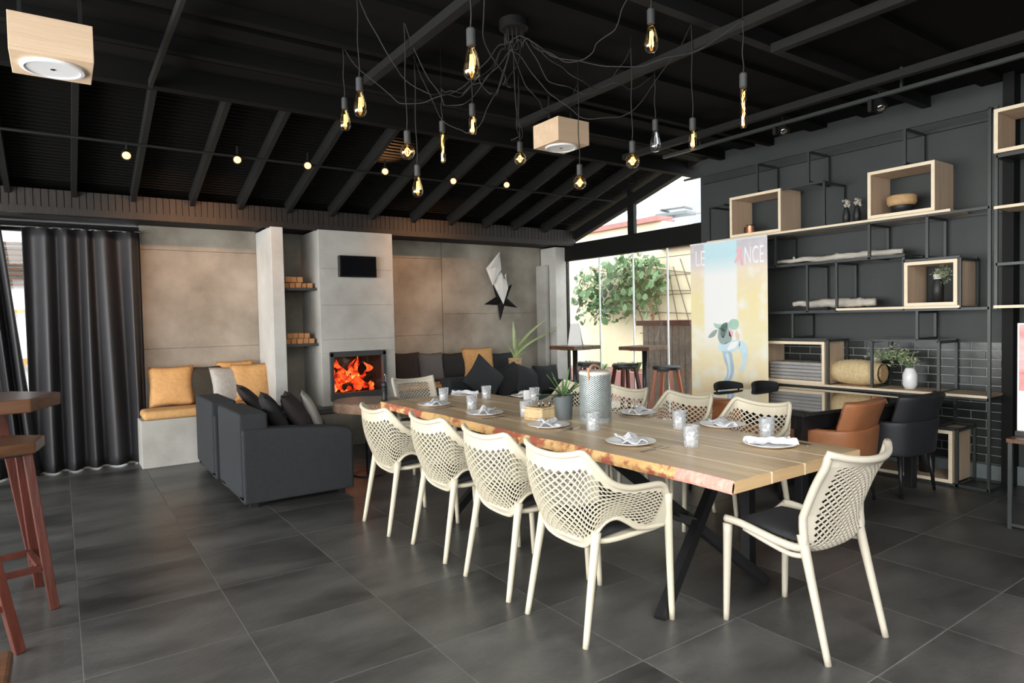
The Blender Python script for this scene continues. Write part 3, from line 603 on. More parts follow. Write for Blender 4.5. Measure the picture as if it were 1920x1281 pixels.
# ================================================================== DINING CHAIRS (perforated shell)
def lattice(S, N, Mv, u0, u1, v0, v1, hole, k=.74):
    mb = MB(); idx = {}
    def P(i, j):
        if (i, j) not in idx: idx[(i,j)] = len(mb.v); mb.v.append(S(u0+(u1-u0)*i/N, v0+(v1-v0)*j/Mv))
        return idx[(i,j)]
    for j in range(Mv+1):
        for i in range(N+1):
            if (i+j) % 2 == 0: continue
            cs = [(a, b) for a, b in ((i-1,j),(i,j-1),(i+1,j),(i,j+1)) if 0 <= a <= N and 0 <= b <= Mv]
            if len(cs) < 3: continue
            if len(cs) == 4:
                h = hole(u0+(u1-u0)*i/N, v0+(v1-v0)*j/Mv)
                if h:
                    o_ = [P(a,b) for a,b in cs]; inn = []
                    for a, b in cs:
                        inn.append(len(mb.v)); mb.v.append(S(u0+(u1-u0)*(i+(a-i)*h)/N, v0+(v1-v0)*(j+(b-j)*h)/Mv))
                    for q in range(4): mb.f.append((o_[q], o_[(q+1)%4], inn[(q+1)%4], inn[q]))
                    continue
            mb.f.append(tuple(P(a,b) for a,b in cs))
    ev = [i for i in range(N+1) if i % 2 == 0]
    for j, vv in ((0, 0.), (Mv, 1.)):
        if (vv == 0. and v0 <= 0) or (vv == 1. and v1 >= 1): continue
        ed = []
        for i in ev: ed.append(len(mb.v)); mb.v.append(S(u0+(u1-u0)*i/N, vv))
        for q in range(len(ev)-1):
            a, b = P(ev[q],j), P(ev[q+1],j)
            mb.f.append((ed[q],ed[q+1],b,a) if vv == 0 else (a,b,ed[q+1],ed[q]))
    ej = [j for j in range(Mv+1) if j % 2 == 0]
    for i, uu in ((0, 0.), (N, 1.)):
        if (uu == 0. and u0 <= 0) or (uu == 1. and u1 >= 1): continue
        vals = [v0+(v1-v0)*j/Mv for j in ej]; ids = [P(i,j) for j in ej]
        if v0 > 0: vals = [0.]+vals; mb.v.append(S(u0 if uu == 0 else u1, 0.)); ids = [len(mb.v)-1]+ids
        if v1 < 1: vals = vals+[1.]; mb.v.append(S(u0 if uu == 0 else u1, 1.)); ids = ids+[len(mb.v)-1]
        ed = []
        for vv in vals: ed.append(len(mb.v)); mb.v.append(S(uu, vv))
        for q in range(len(ids)-1): mb.f.append((ids[q], ids[q+1], ed[q+1], ed[q]))
    return mb
def mirror(half): return [Vector((-p[0],p[1],p[2])) for p in half[:0:-1]] + [Vector(p) for p in half]
TOPR = mirror([(0,-.290,.812),(.10,-.288,.818),(.175,-.275,.832),(.215,-.250,.838),(.240,-.205,.785),(.262,-.13,.705),(.275,-.03,.668),(.281,.08,.660),(.279,.17,.655),(.272,.225,.625),(.262,.25,.55)])
BOTR = mirror([(0,-.150,.385),(.06,-.152,.388),(.115,-.160,.398),(.16,-.172,.425),(.195,-.165,.470),(.214,-.125,.518),(.228,-.065,.532),(.237,-.005,.505),(.244,.055,.470),(.250,.13,.458),(.255,.235,.455)])
def curve_at(P, t):
    m = len(P)-1; t = max(0., min(.99999, t))*m; i = int(t); f = t-i
    p0 = P[max(i-1,0)]; p1 = P[i]; p2 = P[i+1]; p3 = P[min(i+2,m)]
    return .5*((2*p1)+(p2-p0)*f+(2*p0-5*p1+4*p2-p3)*f*f+(3*p1-p0-3*p2+p3)*f**3)
def S_arm(u, v):
    a = curve_at(BOTR, u); b = curve_at(TOPR, u); p = a.lerp(b, v)
    n = Vector((p.x*1.2, p.y-.12, 0)).normalized(); back = max(0, 1-abs(u-.5)/.30)
    return p + n*math.sin(PI*v)*(.012+.042*back)
def S_side(u, v):      # one sheet: seat front to back top, u across
    PR = [Vector(p) for p in ((0,.265,.440),(0,.18,.436),(0,.08,.420),(0,-.03,.405),(0,-.125,.405),(0,-.180,.445),(0,-.208,.53),(0,-.243,.62),(0,-.285,.715),(0,-.325,.785),(0,-.350,.825))]
    p = curve_at(PR, v); x = 2*u-1; w = .232-.012*math.sin(PI*v)+(0 if v < .5 else -.010*(v-.5))
    bk = min(1, max(0,(v-.40)/.25)); ear = max(0, v-.93)/.07
    seat = 1-bk
    p = Vector((x*w, p.y+bk*.080*abs(x)**2.0, p.z+seat*.038*abs(x)**3+ear*.030*abs(x)**2.5))
    p.z -= (1-bk)*0; return p
def legs(t, m, spec):
    t.scale = (1, 1, 1.06)
    for top, mid, foot in spec:
        obj('leg', MB().tube(spline([top, mid, foot], 8), [.024,.022,.0205,.019,.018,.017,.016,.015,.0145], 10), m, t, smooth=True)
def dining_armchair():
    t = thing('dining_armchair', 'x', 'chair', (0,0,0), 0, 'perforated cream chairs around the dining table')
    hole = lambda u, v: .77
    s = obj('lattice_shell', lattice(S_arm, 62, 20, .045, .955, .07, .86, hole, .74), M['shell'], t, smooth=False)
    sd = s.modifiers.new('thick', 'SOLIDIFY'); sd.thickness = .007; sd.offset = 0
    rim = [S_arm(k/60, 1) for k in range(61)]; low = [S_arm(k/60, 0) for k in range(61)]
    obj('top_rim', MB().tube(rim, .015, 8), M['shell'], t, smooth=True)
    obj('lower_rim', MB().tube(low, .0105, 8), M['shell'], t, smooth=True)
    # seat: frame and lattice pan
    seat = [(-.235,.235,.452),(-.15,.25,.448),(0,.255,.446),(.15,.25,.448),(.235,.235,.452),(.232,.10,.442),(.20,-.10,.430),(.10,-.165,.425),(0,-.175,.425),(-.10,-.165,.425),(-.20,-.10,.430),(-.232,.10,.442),(-.235,.235,.452)]
    ss = spline(seat, 48); n = len(ss); c_ = Vector((0,.04,.432))
    mb = MB().add([c_]+ss[:-1], [(0,i+1,(i+1)%(n-1)+1) for i in range(n-1)])
    sp = obj('seat', mb, M['shell'], t); sd = sp.modifiers.new('thick','SOLIDIFY'); sd.thickness = .012
    obj('seat_rim', MB().tube(ss, .013, 8), M['shell'], t, smooth=True)
    for s_ in (-1, 1):
        obj('arm_support', MB().tube(spline([(s_*.262,.25,.56),(s_*.256,.252,.50),(s_*.24,.24,.455)], 6), .018, 8), M['shell'], t, smooth=True)
    obj('seat_pad', MB().pillow(.43,.42,.05,12).xf(Matrix.Translation((0,.035,.462))), M['pad'], t, smooth=True, merge=True)
    legs(t, M['shell'], [((s_*.200,-.165,.480),(s_*.211,-.214,.24),(s_*.222,-.262,0)) for s_ in (-1,1)] + [((s_*.266,.245,.60),(s_*.263,.258,.30),(s_*.262,.272,0)) for s_ in (-1,1)])
    return t
def dining_chair():
    t = thing('dining_chair', 'x', 'chair', (0,0,0), 0, 'perforated cream chairs around the dining table')
    s = obj('lattice_shell', lattice(S_side, 22, 52, .09, .91, .04, .935, lambda u, v: (.76 if v > .36 or v < .30 else 0), .72), M['shell2'], t)
    sd = s.modifiers.new('thick', 'SOLIDIFY'); sd.thickness = .007; sd.offset = 0
    path = [S_side(0, k/40) for k in range(41)] + [S_side(k/20, 1) for k in range(1,20)] + [S_side(1, 1-k/40) for k in range(41)]
    obj('frame_rim', MB().tube(path, [.018]*41+[.016]*19+[.018]*41, 8), M['shell2'], t, smooth=True)
    obj('front_rim', MB().tube([S_side(k/16,0) for k in range(17)], .013, 8), M['shell2'], t, smooth=True)
    for s_ in (-1,1):
        obj('seat_brace', MB().tube(spline([(s_*.226,.16,.455),(s_*.224,.03,.425),(s_*.220,-.08,.405),(s_*.216,-.155,.415)], 10), .012, 8), M['shell2'], t, smooth=True)
    obj('seat_pad', MB().pillow(.42,.44,.055,12).xf(Matrix.Translation((0,.055,.462))), M['pad'], t, smooth=True, merge=True)
    legs(t, M['shell2'], [((s_*.214,-.135,.50),(s_*.219,-.198,.25),(s_*.224,-.262,0)) for s_ in (-1,1)] + [((s_*.228,.255,.455),(s_*.229,.262,.22),(s_*.230,.268,0)) for s_ in (-1,1)])
    return t
ac0 = dining_armchair()
ARM = [(2.165,2.415,-90,'cream perforated armchair, the nearest of the row facing the fire side'),(2.165,3.03,-90,'cream perforated armchair, second nearest in the left row'),
       (2.165,3.72,-90,'cream perforated armchair, third in the left row'),(2.10,4.41,-90,'cream perforated armchair nearest the charcoal armchair, last of the left row'),
       (3.78,2.72,90,'cream armchair across the table in front of the black marble table'),(3.78,3.36,90,'cream armchair across the table behind the pair of near tumblers'),
       (3.78,4.02,90,'cream armchair across the table right of the metal lantern'),(3.78,4.68,90,'cream armchair across the table hidden behind the potted plant')]
for i, (x, y, a, lb) in enumerate(ARM):
    if i == 0: ac0.location = (x,y,0); ac0.rotation_euler = (0,0,R(a)); ac0['label'] = lb
    else: dup(ac0, (x,y,0), R(a), lb)
ac0['label'] = 'cream perforated armchair, nearest to the camera in the left row'
dc0 = dining_chair(); dc0.location = (2.86,1.71,0); dc0['label'] = 'taupe armless perforated chair pulled out at the near table end'; dc0.rotation_euler = (0,0,R(-3))
dup(dc0, (3.05,5.98,0), R(176), 'armless perforated chair at the far end of the dining table')
# ================================================================== DINING TABLE
TY0, TY1, TZ = 1.80, 5.72, .752
dt = thing('dining_table', 'long live-edge oak plank dining table on crossed black legs', 'table', (2.97, 3.75, 0))
pe = [2.455, 2.74, 3.02, 3.262, 3.56]
def wav(y): return .028*noise.noise(Vector((y*1.6,3.3,0)))+.016*noise.noise(Vector((y*4.1,1.3,0)))
for k in range(4):
    x0, x1 = pe[k]+(.003 if k else 0), pe[k+1]-.003
    if k == 0:
        n = 80; top = []; 
        mb = MB(); ed = MB()
        ya = [TY0+(TY1-TY0)*i/n for i in range(n+1)]
        lt = [x0+.012+wav(y)*(min(1,(y-TY0)*6)) for y in ya]; lb_ = [x0+.0+.6*wav(y)+.012*noise.noise(Vector((y*9,0,5))) for y in ya]
        mb.add([(lt[i],ya[i],TZ) for i in range(n+1)]+[(x1,ya[i],TZ) for i in range(n+1)]+[(x1,ya[i],TZ-.058) for i in range(n+1)]+[(lb_[i],ya[i],TZ-.058) for i in range(n+1)],
               [(i,i+n+1,i+n+2,i+1) for i in range(n)]+[(i+n+1,i+2*n+2,i+2*n+3,i+n+2) for i in range(n)]+[(i+2*n+2,i+3*n+3,i+3*n+4,i+2*n+3) for i in range(n)]+[(0,3*n+3,2*n+2,n+1),(n,2*n+1,3*n+2,4*n+3)])
        pk = W_('plank', mb, M['plank'], dt)
        for nm, m_, i0, i1 in (('live_edge', M['live'], 7, n), ('bark_end', M['pink_bark'], 0, 7)):
            ed = MB(); ed.grid(lambda u, v: (lambda i: (lb_[i]*(1-v)+lt[i]*v-.002-.012*math.sin(PI*v)*(1+noise.noise(Vector((ya[i]*7,v*3,0)))), ya[i], TZ-.060+.0600*v))(i0+int(round(u*(i1-i0)))), i1-i0, 4)
            e_ = obj(nm, ed, m_, pk, smooth=True); e_.location = (-2.97,-3.75,0)
    else:
        W_('plank', MB().box(x0,x1,TY0+(.0 if k % 2 else .004),TY1,TZ-.058,TZ), M['plank'], dt, bevel=.003)
    e_ = W_('plank_end', MB().box(x0+.004,x1-.002,TY0-.0035,TY0+.0,TZ-.055,TZ-.003), M['plank_end'], dt)
gap = M['oak_edge']
for k in (1,2,3): W_('seam_filler', MB().box(pe[k]-.0045,pe[k]+.0045,TY0-.005,TY1,TZ-.056,TZ+.0003), gap, dt)
for a, b in (((3.30,2.46,.69),(2.38,2.18,0)),((2.58,2.72,.69),(3.20,2.14,0)),((3.30,4.40,.69),(2.36,4.26,0)),((2.58,4.20,.69),(3.28,4.50,0))):
    W_('leg', MB().bar(a,b,.055,.05,(0,1,0)), M['black_metal'], dt)
W_('leg_post', MB().box(3.28,3.34,2.30,2.36,0,.69), M['black_metal'], dt)
W_('stretcher', MB().bar((2.86,2.32,.36),(2.86,4.38,.36),.05,.05), M['black_metal'], dt)
for y in (2.50, 4.32): W_('mount_plate', MB().box(2.52,3.45,y-.26,y+.26,TZ-.066,TZ-.059), M['black_metal'], dt)
# ---- settings
WHERE = [(2.74,2.72,0,'at the nearest left-side place','1'),(2.75,3.52,8,'at the second left-side place','2'),(2.74,4.32,-6,'at the third left-side place','3'),(2.70,5.09,5,'at the left-side place nearest the fire','4'),
         (3.28,2.16,85,'at the near end of the table','5'),(3.62,2.74,180,'at the nearest right-side place','6'),(3.62,3.52,176,'right of the metal lantern','7'),(3.66,5.02,184,'at the farthest right-side place','8'),(3.30,5.56,270,'at the far end of the table','9')]
pl0 = None; nap = None
def plate_mb(): return MB().lathe([(.001,.0),(.085,.0),(.095,.004),(.143,.018),(.148,.022),(.143,.023),(.098,.010),(.085,.007),(.001,.006)], n=32)
def napkin_mb(seed):
    def fn(u, v):
        x = (u-.5)*.22; w = .026+.045*abs(2*u-1)**1.3+.01*noise.noise(Vector((u*4,seed,0))); y = (v-.5)*2*w
        z = .012+.020*math.sin(PI*v)*(1-.3*abs(2*u-1)) + .010*math.sin(v*9+u*5+seed)*(.4+abs(2*u-1)) + .012*noise.noise(Vector((u*6,v*5,seed)))
        return (x, y, max(.008, z)+.004)
    return MB().grid(fn, 26, 16)
def fork_mb():
    mb = MB().box(-.0045,.0045,-.10,.02,0,.0025).box(-.011,.011,.02,.045,0,.0025)
    for k in range(4): mb.box(-.011+k*.0062,-.011+k*.0062+.0035,.045,.09,0,.0022)
    return mb
def knife_mb(): return MB().box(-.006,.006,-.11,.0,0,.005).add([(-.007,0,0),(.009,0,0),(.010,.08,0),(.0,.115,0),(-.007,.11,0),(-.007,0,.002),(.009,0,.002),(.010,.08,.002),(.0,.115,.002),(-.007,.11,.002)],[(4,3,2,1,0),(5,6,7,8,9),(0,1,6,5),(1,2,7,6),(2,3,8,7),(3,4,9,8),(4,0,5,9)])
for i, (x, y, a, wh, _) in enumerate(WHERE):
    base = Matrix.Translation((x,y,TZ)) @ Matrix.Rotation(R(a-90),4,'Z')      # local +y points to the table middle
    if pl0 is None: pl0 = obj('plate', plate_mb(), M['white'], None, smooth=True); q = pl0
    else: q = pl0.copy(); C.objects.link(q)
    q.location = (x,y,TZ+.0005); tag(q, 'round white plate ' + wh, 'plate', 'white plates on the dining table')
    o = obj('napkin', napkin_mb(i*1.7), M['linen'], None, smooth=True); sd = o.modifiers.new('thick','SOLIDIFY'); sd.thickness = .003
    o.location = (x,y,TZ+.006); o.scale = (1.2,1.1,1.1); o.rotation_euler = (0,0,R(a+random.uniform(20,60))); tag(o, 'folded white napkin lying on the plate ' + wh, 'napkin', 'napkins on the plates')
    pk_ = base @ Vector((.175,-.01,0)); kx = base @ Vector((.20,-.01,0)); rot = R(a-90)
    o = obj('fork', fork_mb(), M['cutlery'], None); o.location = (pk_.x,pk_.y,TZ+.001); o.rotation_euler = (0,0,rot+.05); tag(o, 'steel fork beside the plate ' + wh, 'fork', 'forks on the dining table')
    o = obj('knife', knife_mb(), M['cutlery'], None); o.location = (kx.x,kx.y,TZ+.001); o.rotation_euler = (0,0,rot-.04); tag(o, 'steel knife beside the plate ' + wh, 'knife', 'knives on the dining table')
TUM = [(885,768,'beside the third left-side plate'),(986,782,'left of the small wicker box'),(1112,808,'in front of the metal lantern'),(1296,838,'nearest the camera, right of the nearest left-side plate'),
       (1438,822,'behind the plate at the near table end'),(1274,805,'just behind the nearest tumbler'),(912,748,'at the far right side of the table'),(1002,752,'beside the folded card behind the wicker box'),(832,752,'near the fire-side table end')]
gl0 = None
for x, y, lb in TUM:
    p = at(x, y, 'Z', TZ)
    if gl0 is None:
        gl0 = obj('tumbler', MB().lathe([(.001,.0),(.038,.0),(.040,.004),(.047,.122),(.0445,.122),(.038,.016),(.001,.014)], n=20), M['tumbler'], None, smooth=True); q = gl0
    else: q = gl0.copy(); C.objects.link(q)
    q.location = (p.x,p.y,TZ+.0005); tag(q, 'cut-glass tumbler ' + lb, 'glass', 'tumblers on the dining table')
p = at(991, 752, 'Z', TZ); o = obj('table_card', MB().add([(-.035,-.02,0),(.035,-.02,0),(.035,0,.085),(-.035,0,.085),(.035,.02,0),(-.035,.02,0)],[(0,1,2,3),(3,2,4,5)]), M['paper_white'], None)
o.location = (p.x+.06,p.y+.1,TZ+.001); o.rotation_euler = (0,0,R(-30)); sd = o.modifiers.new('thick','SOLIDIFY'); sd.thickness = .002; tag(o, 'small white folded card standing behind the wicker box', 'card')
# lantern
p = at(1120, 792, 'Z', TZ); la = thing('metal_lantern', 'tall grey perforated metal lantern with a leather strap', 'lantern', (p.x+.03, p.y+.05, TZ))
LR, LH = .112, .36
def S_lan(u, v): a = 2*PI*u; r = LR*(1+.03*math.sin(PI*v)); return Vector((r*math.cos(a), r*math.sin(a), .02+v*(LH-.03)))
s_ = obj('perforated_shade', lattice(S_lan, 64, 44, 0, 1, .03, .97, lambda u, v: .62, .5), M['lantern'], la); sd = s_.modifiers.new('thick','SOLIDIFY'); sd.thickness = .002
obj('dark_inside_sheet', MB().lathe([(LR-.012,.022),(LR-.010,LH*.5),(LR-.012,LH-.018)], n=40), M['grey_pot'], la, smooth=True)  # added dark sheet, stands in for the darkness behind the holes
obj('base_ring', MB().lathe([(LR+.002,0),(LR+.003,.02),(LR-.004,.02),(LR-.004,.003),(.001,.003)], n=40), M['lantern'], la, smooth=False)
obj('lid', MB().lathe([(LR+.004,LH-.015),(LR+.004,LH),(LR-.01,LH+.008),(.001,LH+.010)], n=40), M['lid'], la)
hp = spline([(-LR-.004,0,LH-.05),(-LR-.01,0,LH+.01),(-.07,-.01,LH+.05),(.0,-.02,LH+.04),(.07,-.01,LH+.02),(LR,0,LH-.0),(LR+.004,0,LH-.04)], 28)
obj('strap', MB().tube(hp, .008, 8).xf(Matrix.Rotation(R(25),4,'Z') @ Matrix.Scale(1.0,4)), M['strap'], la, smooth=True)
# pot with spiky succulent
p = at(1066, 786, 'Z', TZ); sp_ = thing('succulent_pot', 'green spiky plant in a slate grey pot on the dining table', 'plant', (p.x-.02, p.y+.03, TZ)); sp_.scale = (1.25,1.25,1.38)
obj('pot', MB().lathe([(.048,0),(.060,.13),(.055,.13),(.050,.11),(.001,.11)], n=28), M['grey_pot'], sp_, smooth=False)
obj('soil', MB().lathe([(.052,.108),(.001,.112)], n=16), M['bark'], sp_)
for k in range(14):
    a = k*2.4; l = random.uniform(.12,.22); sprd = random.uniform(.35,1.15)
    def fn(u, v, a=a, l=l, s=sprd):
        d = Vector((math.cos(a), math.sin(a), 0)); sd_ = Vector((-d.y,d.x,0))
        return Vector((0,0,.11)) + d*l*s*u + Vector((0,0,l*(1.15-s*.6)*u - .05*s*u*u)) + sd_*(v-.5)*.022*(1-u)**.6 - Vector((0,0,.006*(1-abs(2*v-1))))
    obj('leaf', MB().grid(fn, 8, 2), M['leaf'], sp_, smooth=True)
# wicker box with little bottles
p = at(1022, 786, 'Z', TZ); wbx = thing('wicker_box', 'small square wicker caddy beside the grey plant pot', 'box', (p.x-.01, p.y+.03, TZ), R(10)); wbx.scale = (1.3,1.3,1.25)
for (x0,x1,y0,y1) in ((-.07,.07,-.07,-.062),(-.07,.07,.062,.07),(-.07,-.062,-.062,.062),(.062,.07,-.062,.062)): obj('side_panel', MB().box(x0,x1,y0,y1,.003,.075), M['wicker_pale'], wbx, bevel=.002)
obj('bottom', MB().box(-.07,.07,-.07,.07,0,.004), M['wicker_pale'], wbx)
for k in range(5): obj('weave_band', MB().box(-.073,.073,-.073,.073,.008+k*.014,.014+k*.014).box(-.06,.06,-.06,.06,.007+k*.014,.015+k*.014), M['wicker'], wbx) if k in (0,4) else None
for k, (dx, dy) in enumerate(((-.035,.02),(.01,.03),(.04,-.01))):
    o = thing('spice_mill', ['small dark bottle at the left of the wicker caddy','small dark bottle at the back of the wicker caddy','small dark bottle at the right of the wicker caddy'][k], 'bottle', (p.x+.02+dx, p.y+.03+dy, TZ+.005), 0, 'bottles in the wicker caddy')
    obj('body', MB().lathe([(.014,0),(.015,.07),(.008,.085),(.008,.1)], n=14), M['black_vase'], o, smooth=True); obj('cap', MB().lathe([(.010,.1),(.010,.118),(.001,.12)], n=12), M['cutlery'], o)
# log slab side table with pepper mill
sl = at(700, 765, 'Z', .74); st_ = thing('log_side_table', 'bark-edged log slab side table near the fire', 'side table', (2.47, 6.05, 0))
pts_ = []
for k in range(28):
    a = 2*PI*k/28; r = .50*(1+.10*noise.noise(Vector((math.cos(a)*1.5,math.sin(a)*1.5,2)))); pts_.append((r*.66*math.cos(a), r*.74*math.sin(a)))
obj('slab_top', MB().prism([(x*.97,y*.97) for x,y in pts_], .732, .736), M['slab_top'], st_); obj('bark_edge', MB().prism(pts_, .64, .731), M['bark'], st_, bevel=.012)
obj('pedestal', MB().lathe([(.16,0),(.16,.015),(.03,.03),(.03,.62),(.12,.64)], n=16), M['black_metal'], st_)
pm = at(723, 752, 'Z', .736); pmx = thing('pepper_mill', 'black pepper mill standing on the log side table', 'pepper mill', (2.56, 5.84, .7365))
obj('body', MB().lathe([(.028,0),(.030,.02),(.022,.06),(.024,.11),(.029,.125),(.029,.135)], n=18), M['black_vase'], pmx, smooth=True)
obj('head', MB().lathe([(.024,.137),(.027,.15),(.025,.175),(.012,.19),(.001,.192)], n=18), M['black_vase'], pmx, smooth=True)
# ================================================================== SHELF WALL
FX, BX = 6.20, 6.56
Y0, Y1 = 2.09, 4.86
su = thing('steel_shelf_unit', 'tall black steel frame shelving along the charcoal wall', 'shelf', (6.38, 3.5, 0))
def post(y, z0, z1, x=FX, w=.022): W_('post', MB().box(x-w/2,x+w/2,y-w/2,y+w/2,z0,z1), M['steel'], su)
def rail(y0, y1, z, x=FX, w=.022): W_('rail', MB().box(x-w/2,x+w/2,y0,y1,z-w/2,z+w/2), M['steel'], su)
def cross(y, z, w=.022): W_('cross_rail', MB().box(FX,BX,y-w/2,y+w/2,z-w/2,z+w/2), M['steel'], su)
def pair(y, z0, z1): post(y,z0,z1); post(y,z0,z1,BX); cross(y,z1-.011) if z1 < 3.1 else cross(y, 3.11); cross(y, z0+.011)
rail(Y0,5.2,3.12); rail(Y0,5.2,3.12,BX)
pair(Y0+.0, 0.0, 3.12)
for y in (4.21, 3.63, 2.73): pair(y, {4.21:2.81,3.63:2.80,2.73:2.80}[y], 3.11)
rail(Y0,4.87,2.325); rail(Y0,4.87,2.325,BX)
for y in (4.0, 3.04, 2.55): pair(y, 1.99 if y != 2.55 else 1.95, 2.32)
rail(4.64,4.84,2.745); post(4.84,2.34,2.745); post(4.84,2.34,2.745,BX); cross(4.84,2.745); cross(4.64,2.745); post(4.64,2.34,2.745,BX)
rail(3.47,3.92,2.79); post(3.47,2.34,2.79); post(3.47,2.34,2.79,BX); cross(3.47,2.78)
rail(2.73,5.0,1.995); rail(2.73,5.0,1.995,BX)
for y in (3.65, 3.35, 2.74, 2.30): pair(y, 1.51, 1.99 if y > 2.7 else 1.94)
rail(Y0,5.0,1.51); rail(Y0,5.0,1.51,BX); rail(2.30,2.74,1.945); rail(2.30,2.74,1.945,BX)
for y in (3.81, 2.63): pair(y, 1.24, 1.50)
rail(2.46,3.02,1.235); rail(2.46,3.02,1.235,BX)
for y in (3.02, 2.46): pair(y, .775, 1.235)
rail(Y0,5.1,.76); rail(Y0,5.1,.76,BX); pair(4.7,0,.76); rail(3.44,4.2,1.235); pair(3.44,.775,1.235); pair(4.2,.775,1.235)
rail(2.32,3.1,.49); rail(2.32,3.1,.49,BX); pair(2.32,0,.49); pair(3.1,0,.49); rail(Y0,4.7,.012,BX); rail(Y0,4.7,.012)
pair(2.47, .49, .76)
def board(y0, y1, z, nm='shelf_board'):
    W_(nm, MB().box(FX+.0,BX,y0,y1,z-.018,z), M['oak'], su, bevel=.002, seg=1); W_('board_edge', MB().box(FX-.014,FX-.0005,y0,y1,z-.020,z+.001), M['oak_edge'], su)
board(2.37, 4.87, 2.355); board(2.30, 3.35, 1.54); board(2.10, 2.46, .79); board(2.47, 5.0, .79)
W_('steel_deck', MB().box(FX,BX,2.73,4.6,2.006,2.012), M['steel'], su); W_('steel_deck', MB().box(FX,BX,3.36,4.6,1.522,1.528), M['steel'], su)
def woodbox(label, y0, y1, z0, z1, x0=FX-.03, x1=BX-.02, th=.028):
    t = thing('wooden_box_shelf', label, 'box', ((x0+x1)/2, (y0+y1)/2, z0), 0, 'open oak boxes in the steel shelving')
    for nm, b in (('bottom',(x0,x1,y0,y1,z0,z0+th)),('top',(x0,x1,y0,y1,z1-th,z1)),('side',(x0,x1,y0,y0+th,z0+th,z1-th)),('side',(x0,x1,y1-th,y1,z0+th,z1-th))):
        W_(nm, MB().box(*b), M['oak'], t, bevel=.002, seg=1)
    for b in ((x0-.004,x0-.0003,y0,y1,z0,z0+th),(x0-.004,x0-.0003,y0,y1,z1-th,z1),(x0-.004,x0-.0003,y0,y0+th,z0+th,z1-th),(x0-.004,x0-.0003,y1-th,y1,z0+th,z1-th)):
        W_('edge_band', MB().box(*b), M['oak_edge'], t)
    return t
woodbox('open oak box on the upper shelf holding the copper jug', 3.92, 4.54, 2.357, 2.80)
woodbox('largest open oak box on the upper shelf holding the cork-topped bowl', 2.48, 3.04, 2.357, 2.785)
woodbox('open oak box holding a black vase of foliage', 2.31, 2.725, 1.542, 1.93)
woodbox('open oak box holding folded blankets behind the marble table', 3.46, 4.15, .792, 1.215)
woodbox('open oak box standing on the floor at the shelf foot', 2.345, 3.07, .026, .475)
# jug
p = at(1407,432,'X',6.36); jg = thing('copper_jug', 'small copper jug with dark rim in the upper left oak box', 'jug', (6.36, p.y, 2.386))
obj('body', MB().lathe([(.045,0),(.048,.03),(.040,.10),(.042,.105),(.038,.105),(.036,.02),(.001,.015)], n=20), M['copper'], jg, smooth=True)
obj('handle', MB().tube(spline([(0,.042,.09),(0,.075,.085),(0,.07,.03),(0,.046,.02)],10),.006), M['black_metal'], jg, smooth=True); obj('rim', MB().lathe([(.042,.10),(.045,.112),(.038,.112),(.038,.10)], n=20), M['black_metal'], jg)
# flower vases
for x, lb in ((1587,'left black bottle vase with dried white flowers on the upper shelf'),(1607,'right black bottle vase with dried white flowers on the upper shelf')):
    p = at(x,412,'X',6.36); v = thing('flower_vase', lb, 'vase', (6.36,p.y,2.356), 0, 'dried flower vases')
    obj('vase', MB().lathe([(.032,0),(.034,.10),(.022,.15),(.018,.17)], n=18), M['black_vase'], v, smooth=True)
    fb = MB()
    for k in range(14):
        c = Vector((random.uniform(-.028,.028),random.uniform(-.03,.03),.20+random.uniform(-.02,.045))); s = random.uniform(.010,.018); fb.lathe([(.001,-s),(s,0),(.001,s)], c, 6)
    obj('flower_head', fb, M['driftwood'], v)
p = at(1693,402,'X',6.36); bw = thing('cork_bowl', 'cork-banded black bowl in the largest oak box', 'bowl', (6.34,p.y,2.386))
obj('bowl', MB().lathe([(.07,0),(.09,.05),(.105,.09)], n=26), M['black_vase'], bw, smooth=True); obj('cork_band', MB().lathe([(.105,.075),(.12,.10),(.12,.155),(.105,.17),(.095,.165),(.08,.10),(.001,.09)], n=26), M['cork'], bw, smooth=True)
p = at(1758,572,'X',6.36); v = thing('foliage_vase', 'black vase of grey-green foliage in the middle right oak box', 'vase', (6.36,p.y,1.571))
obj('vase', MB().lathe([(.045,0),(.048,.14),(.032,.19),(.025,.22)], n=20), M['black_vase'], v, smooth=True); obj('collar', MB().lathe([(.027,.2),(.034,.225),(.03,.25),(.001,.25)], n=18), M['paper_white'], v)
def foliage(n, c, spread, droop, s, m, seed, nm='foliage', parent=None):
    random.seed(seed); fb = MB()
    for k in range(n):
        d = Vector((random.gauss(0,1),random.gauss(0,1),random.gauss(0,.7))).normalized(); q = Vector(c)+Vector((d.x*spread[0],d.y*spread[1],d.z*spread[2]))*random.random()**.5
        a = Vector((random.gauss(0,1),random.gauss(0,1),random.gauss(0,1))).normalized(); b = a.orthogonal().normalized(); l = s*random.uniform(.7,1.4)
        fb.add([q, q+a*l+b*l*.35, q+a*l*2, q+a*l-b*l*.35], [(0,1,2,3)])
    return obj(nm, fb, m, parent)
foliage(150,(-.03,-.05,.25),(.06,.08,.09),0,.014,M['leaf_grey'],11,parent=v)
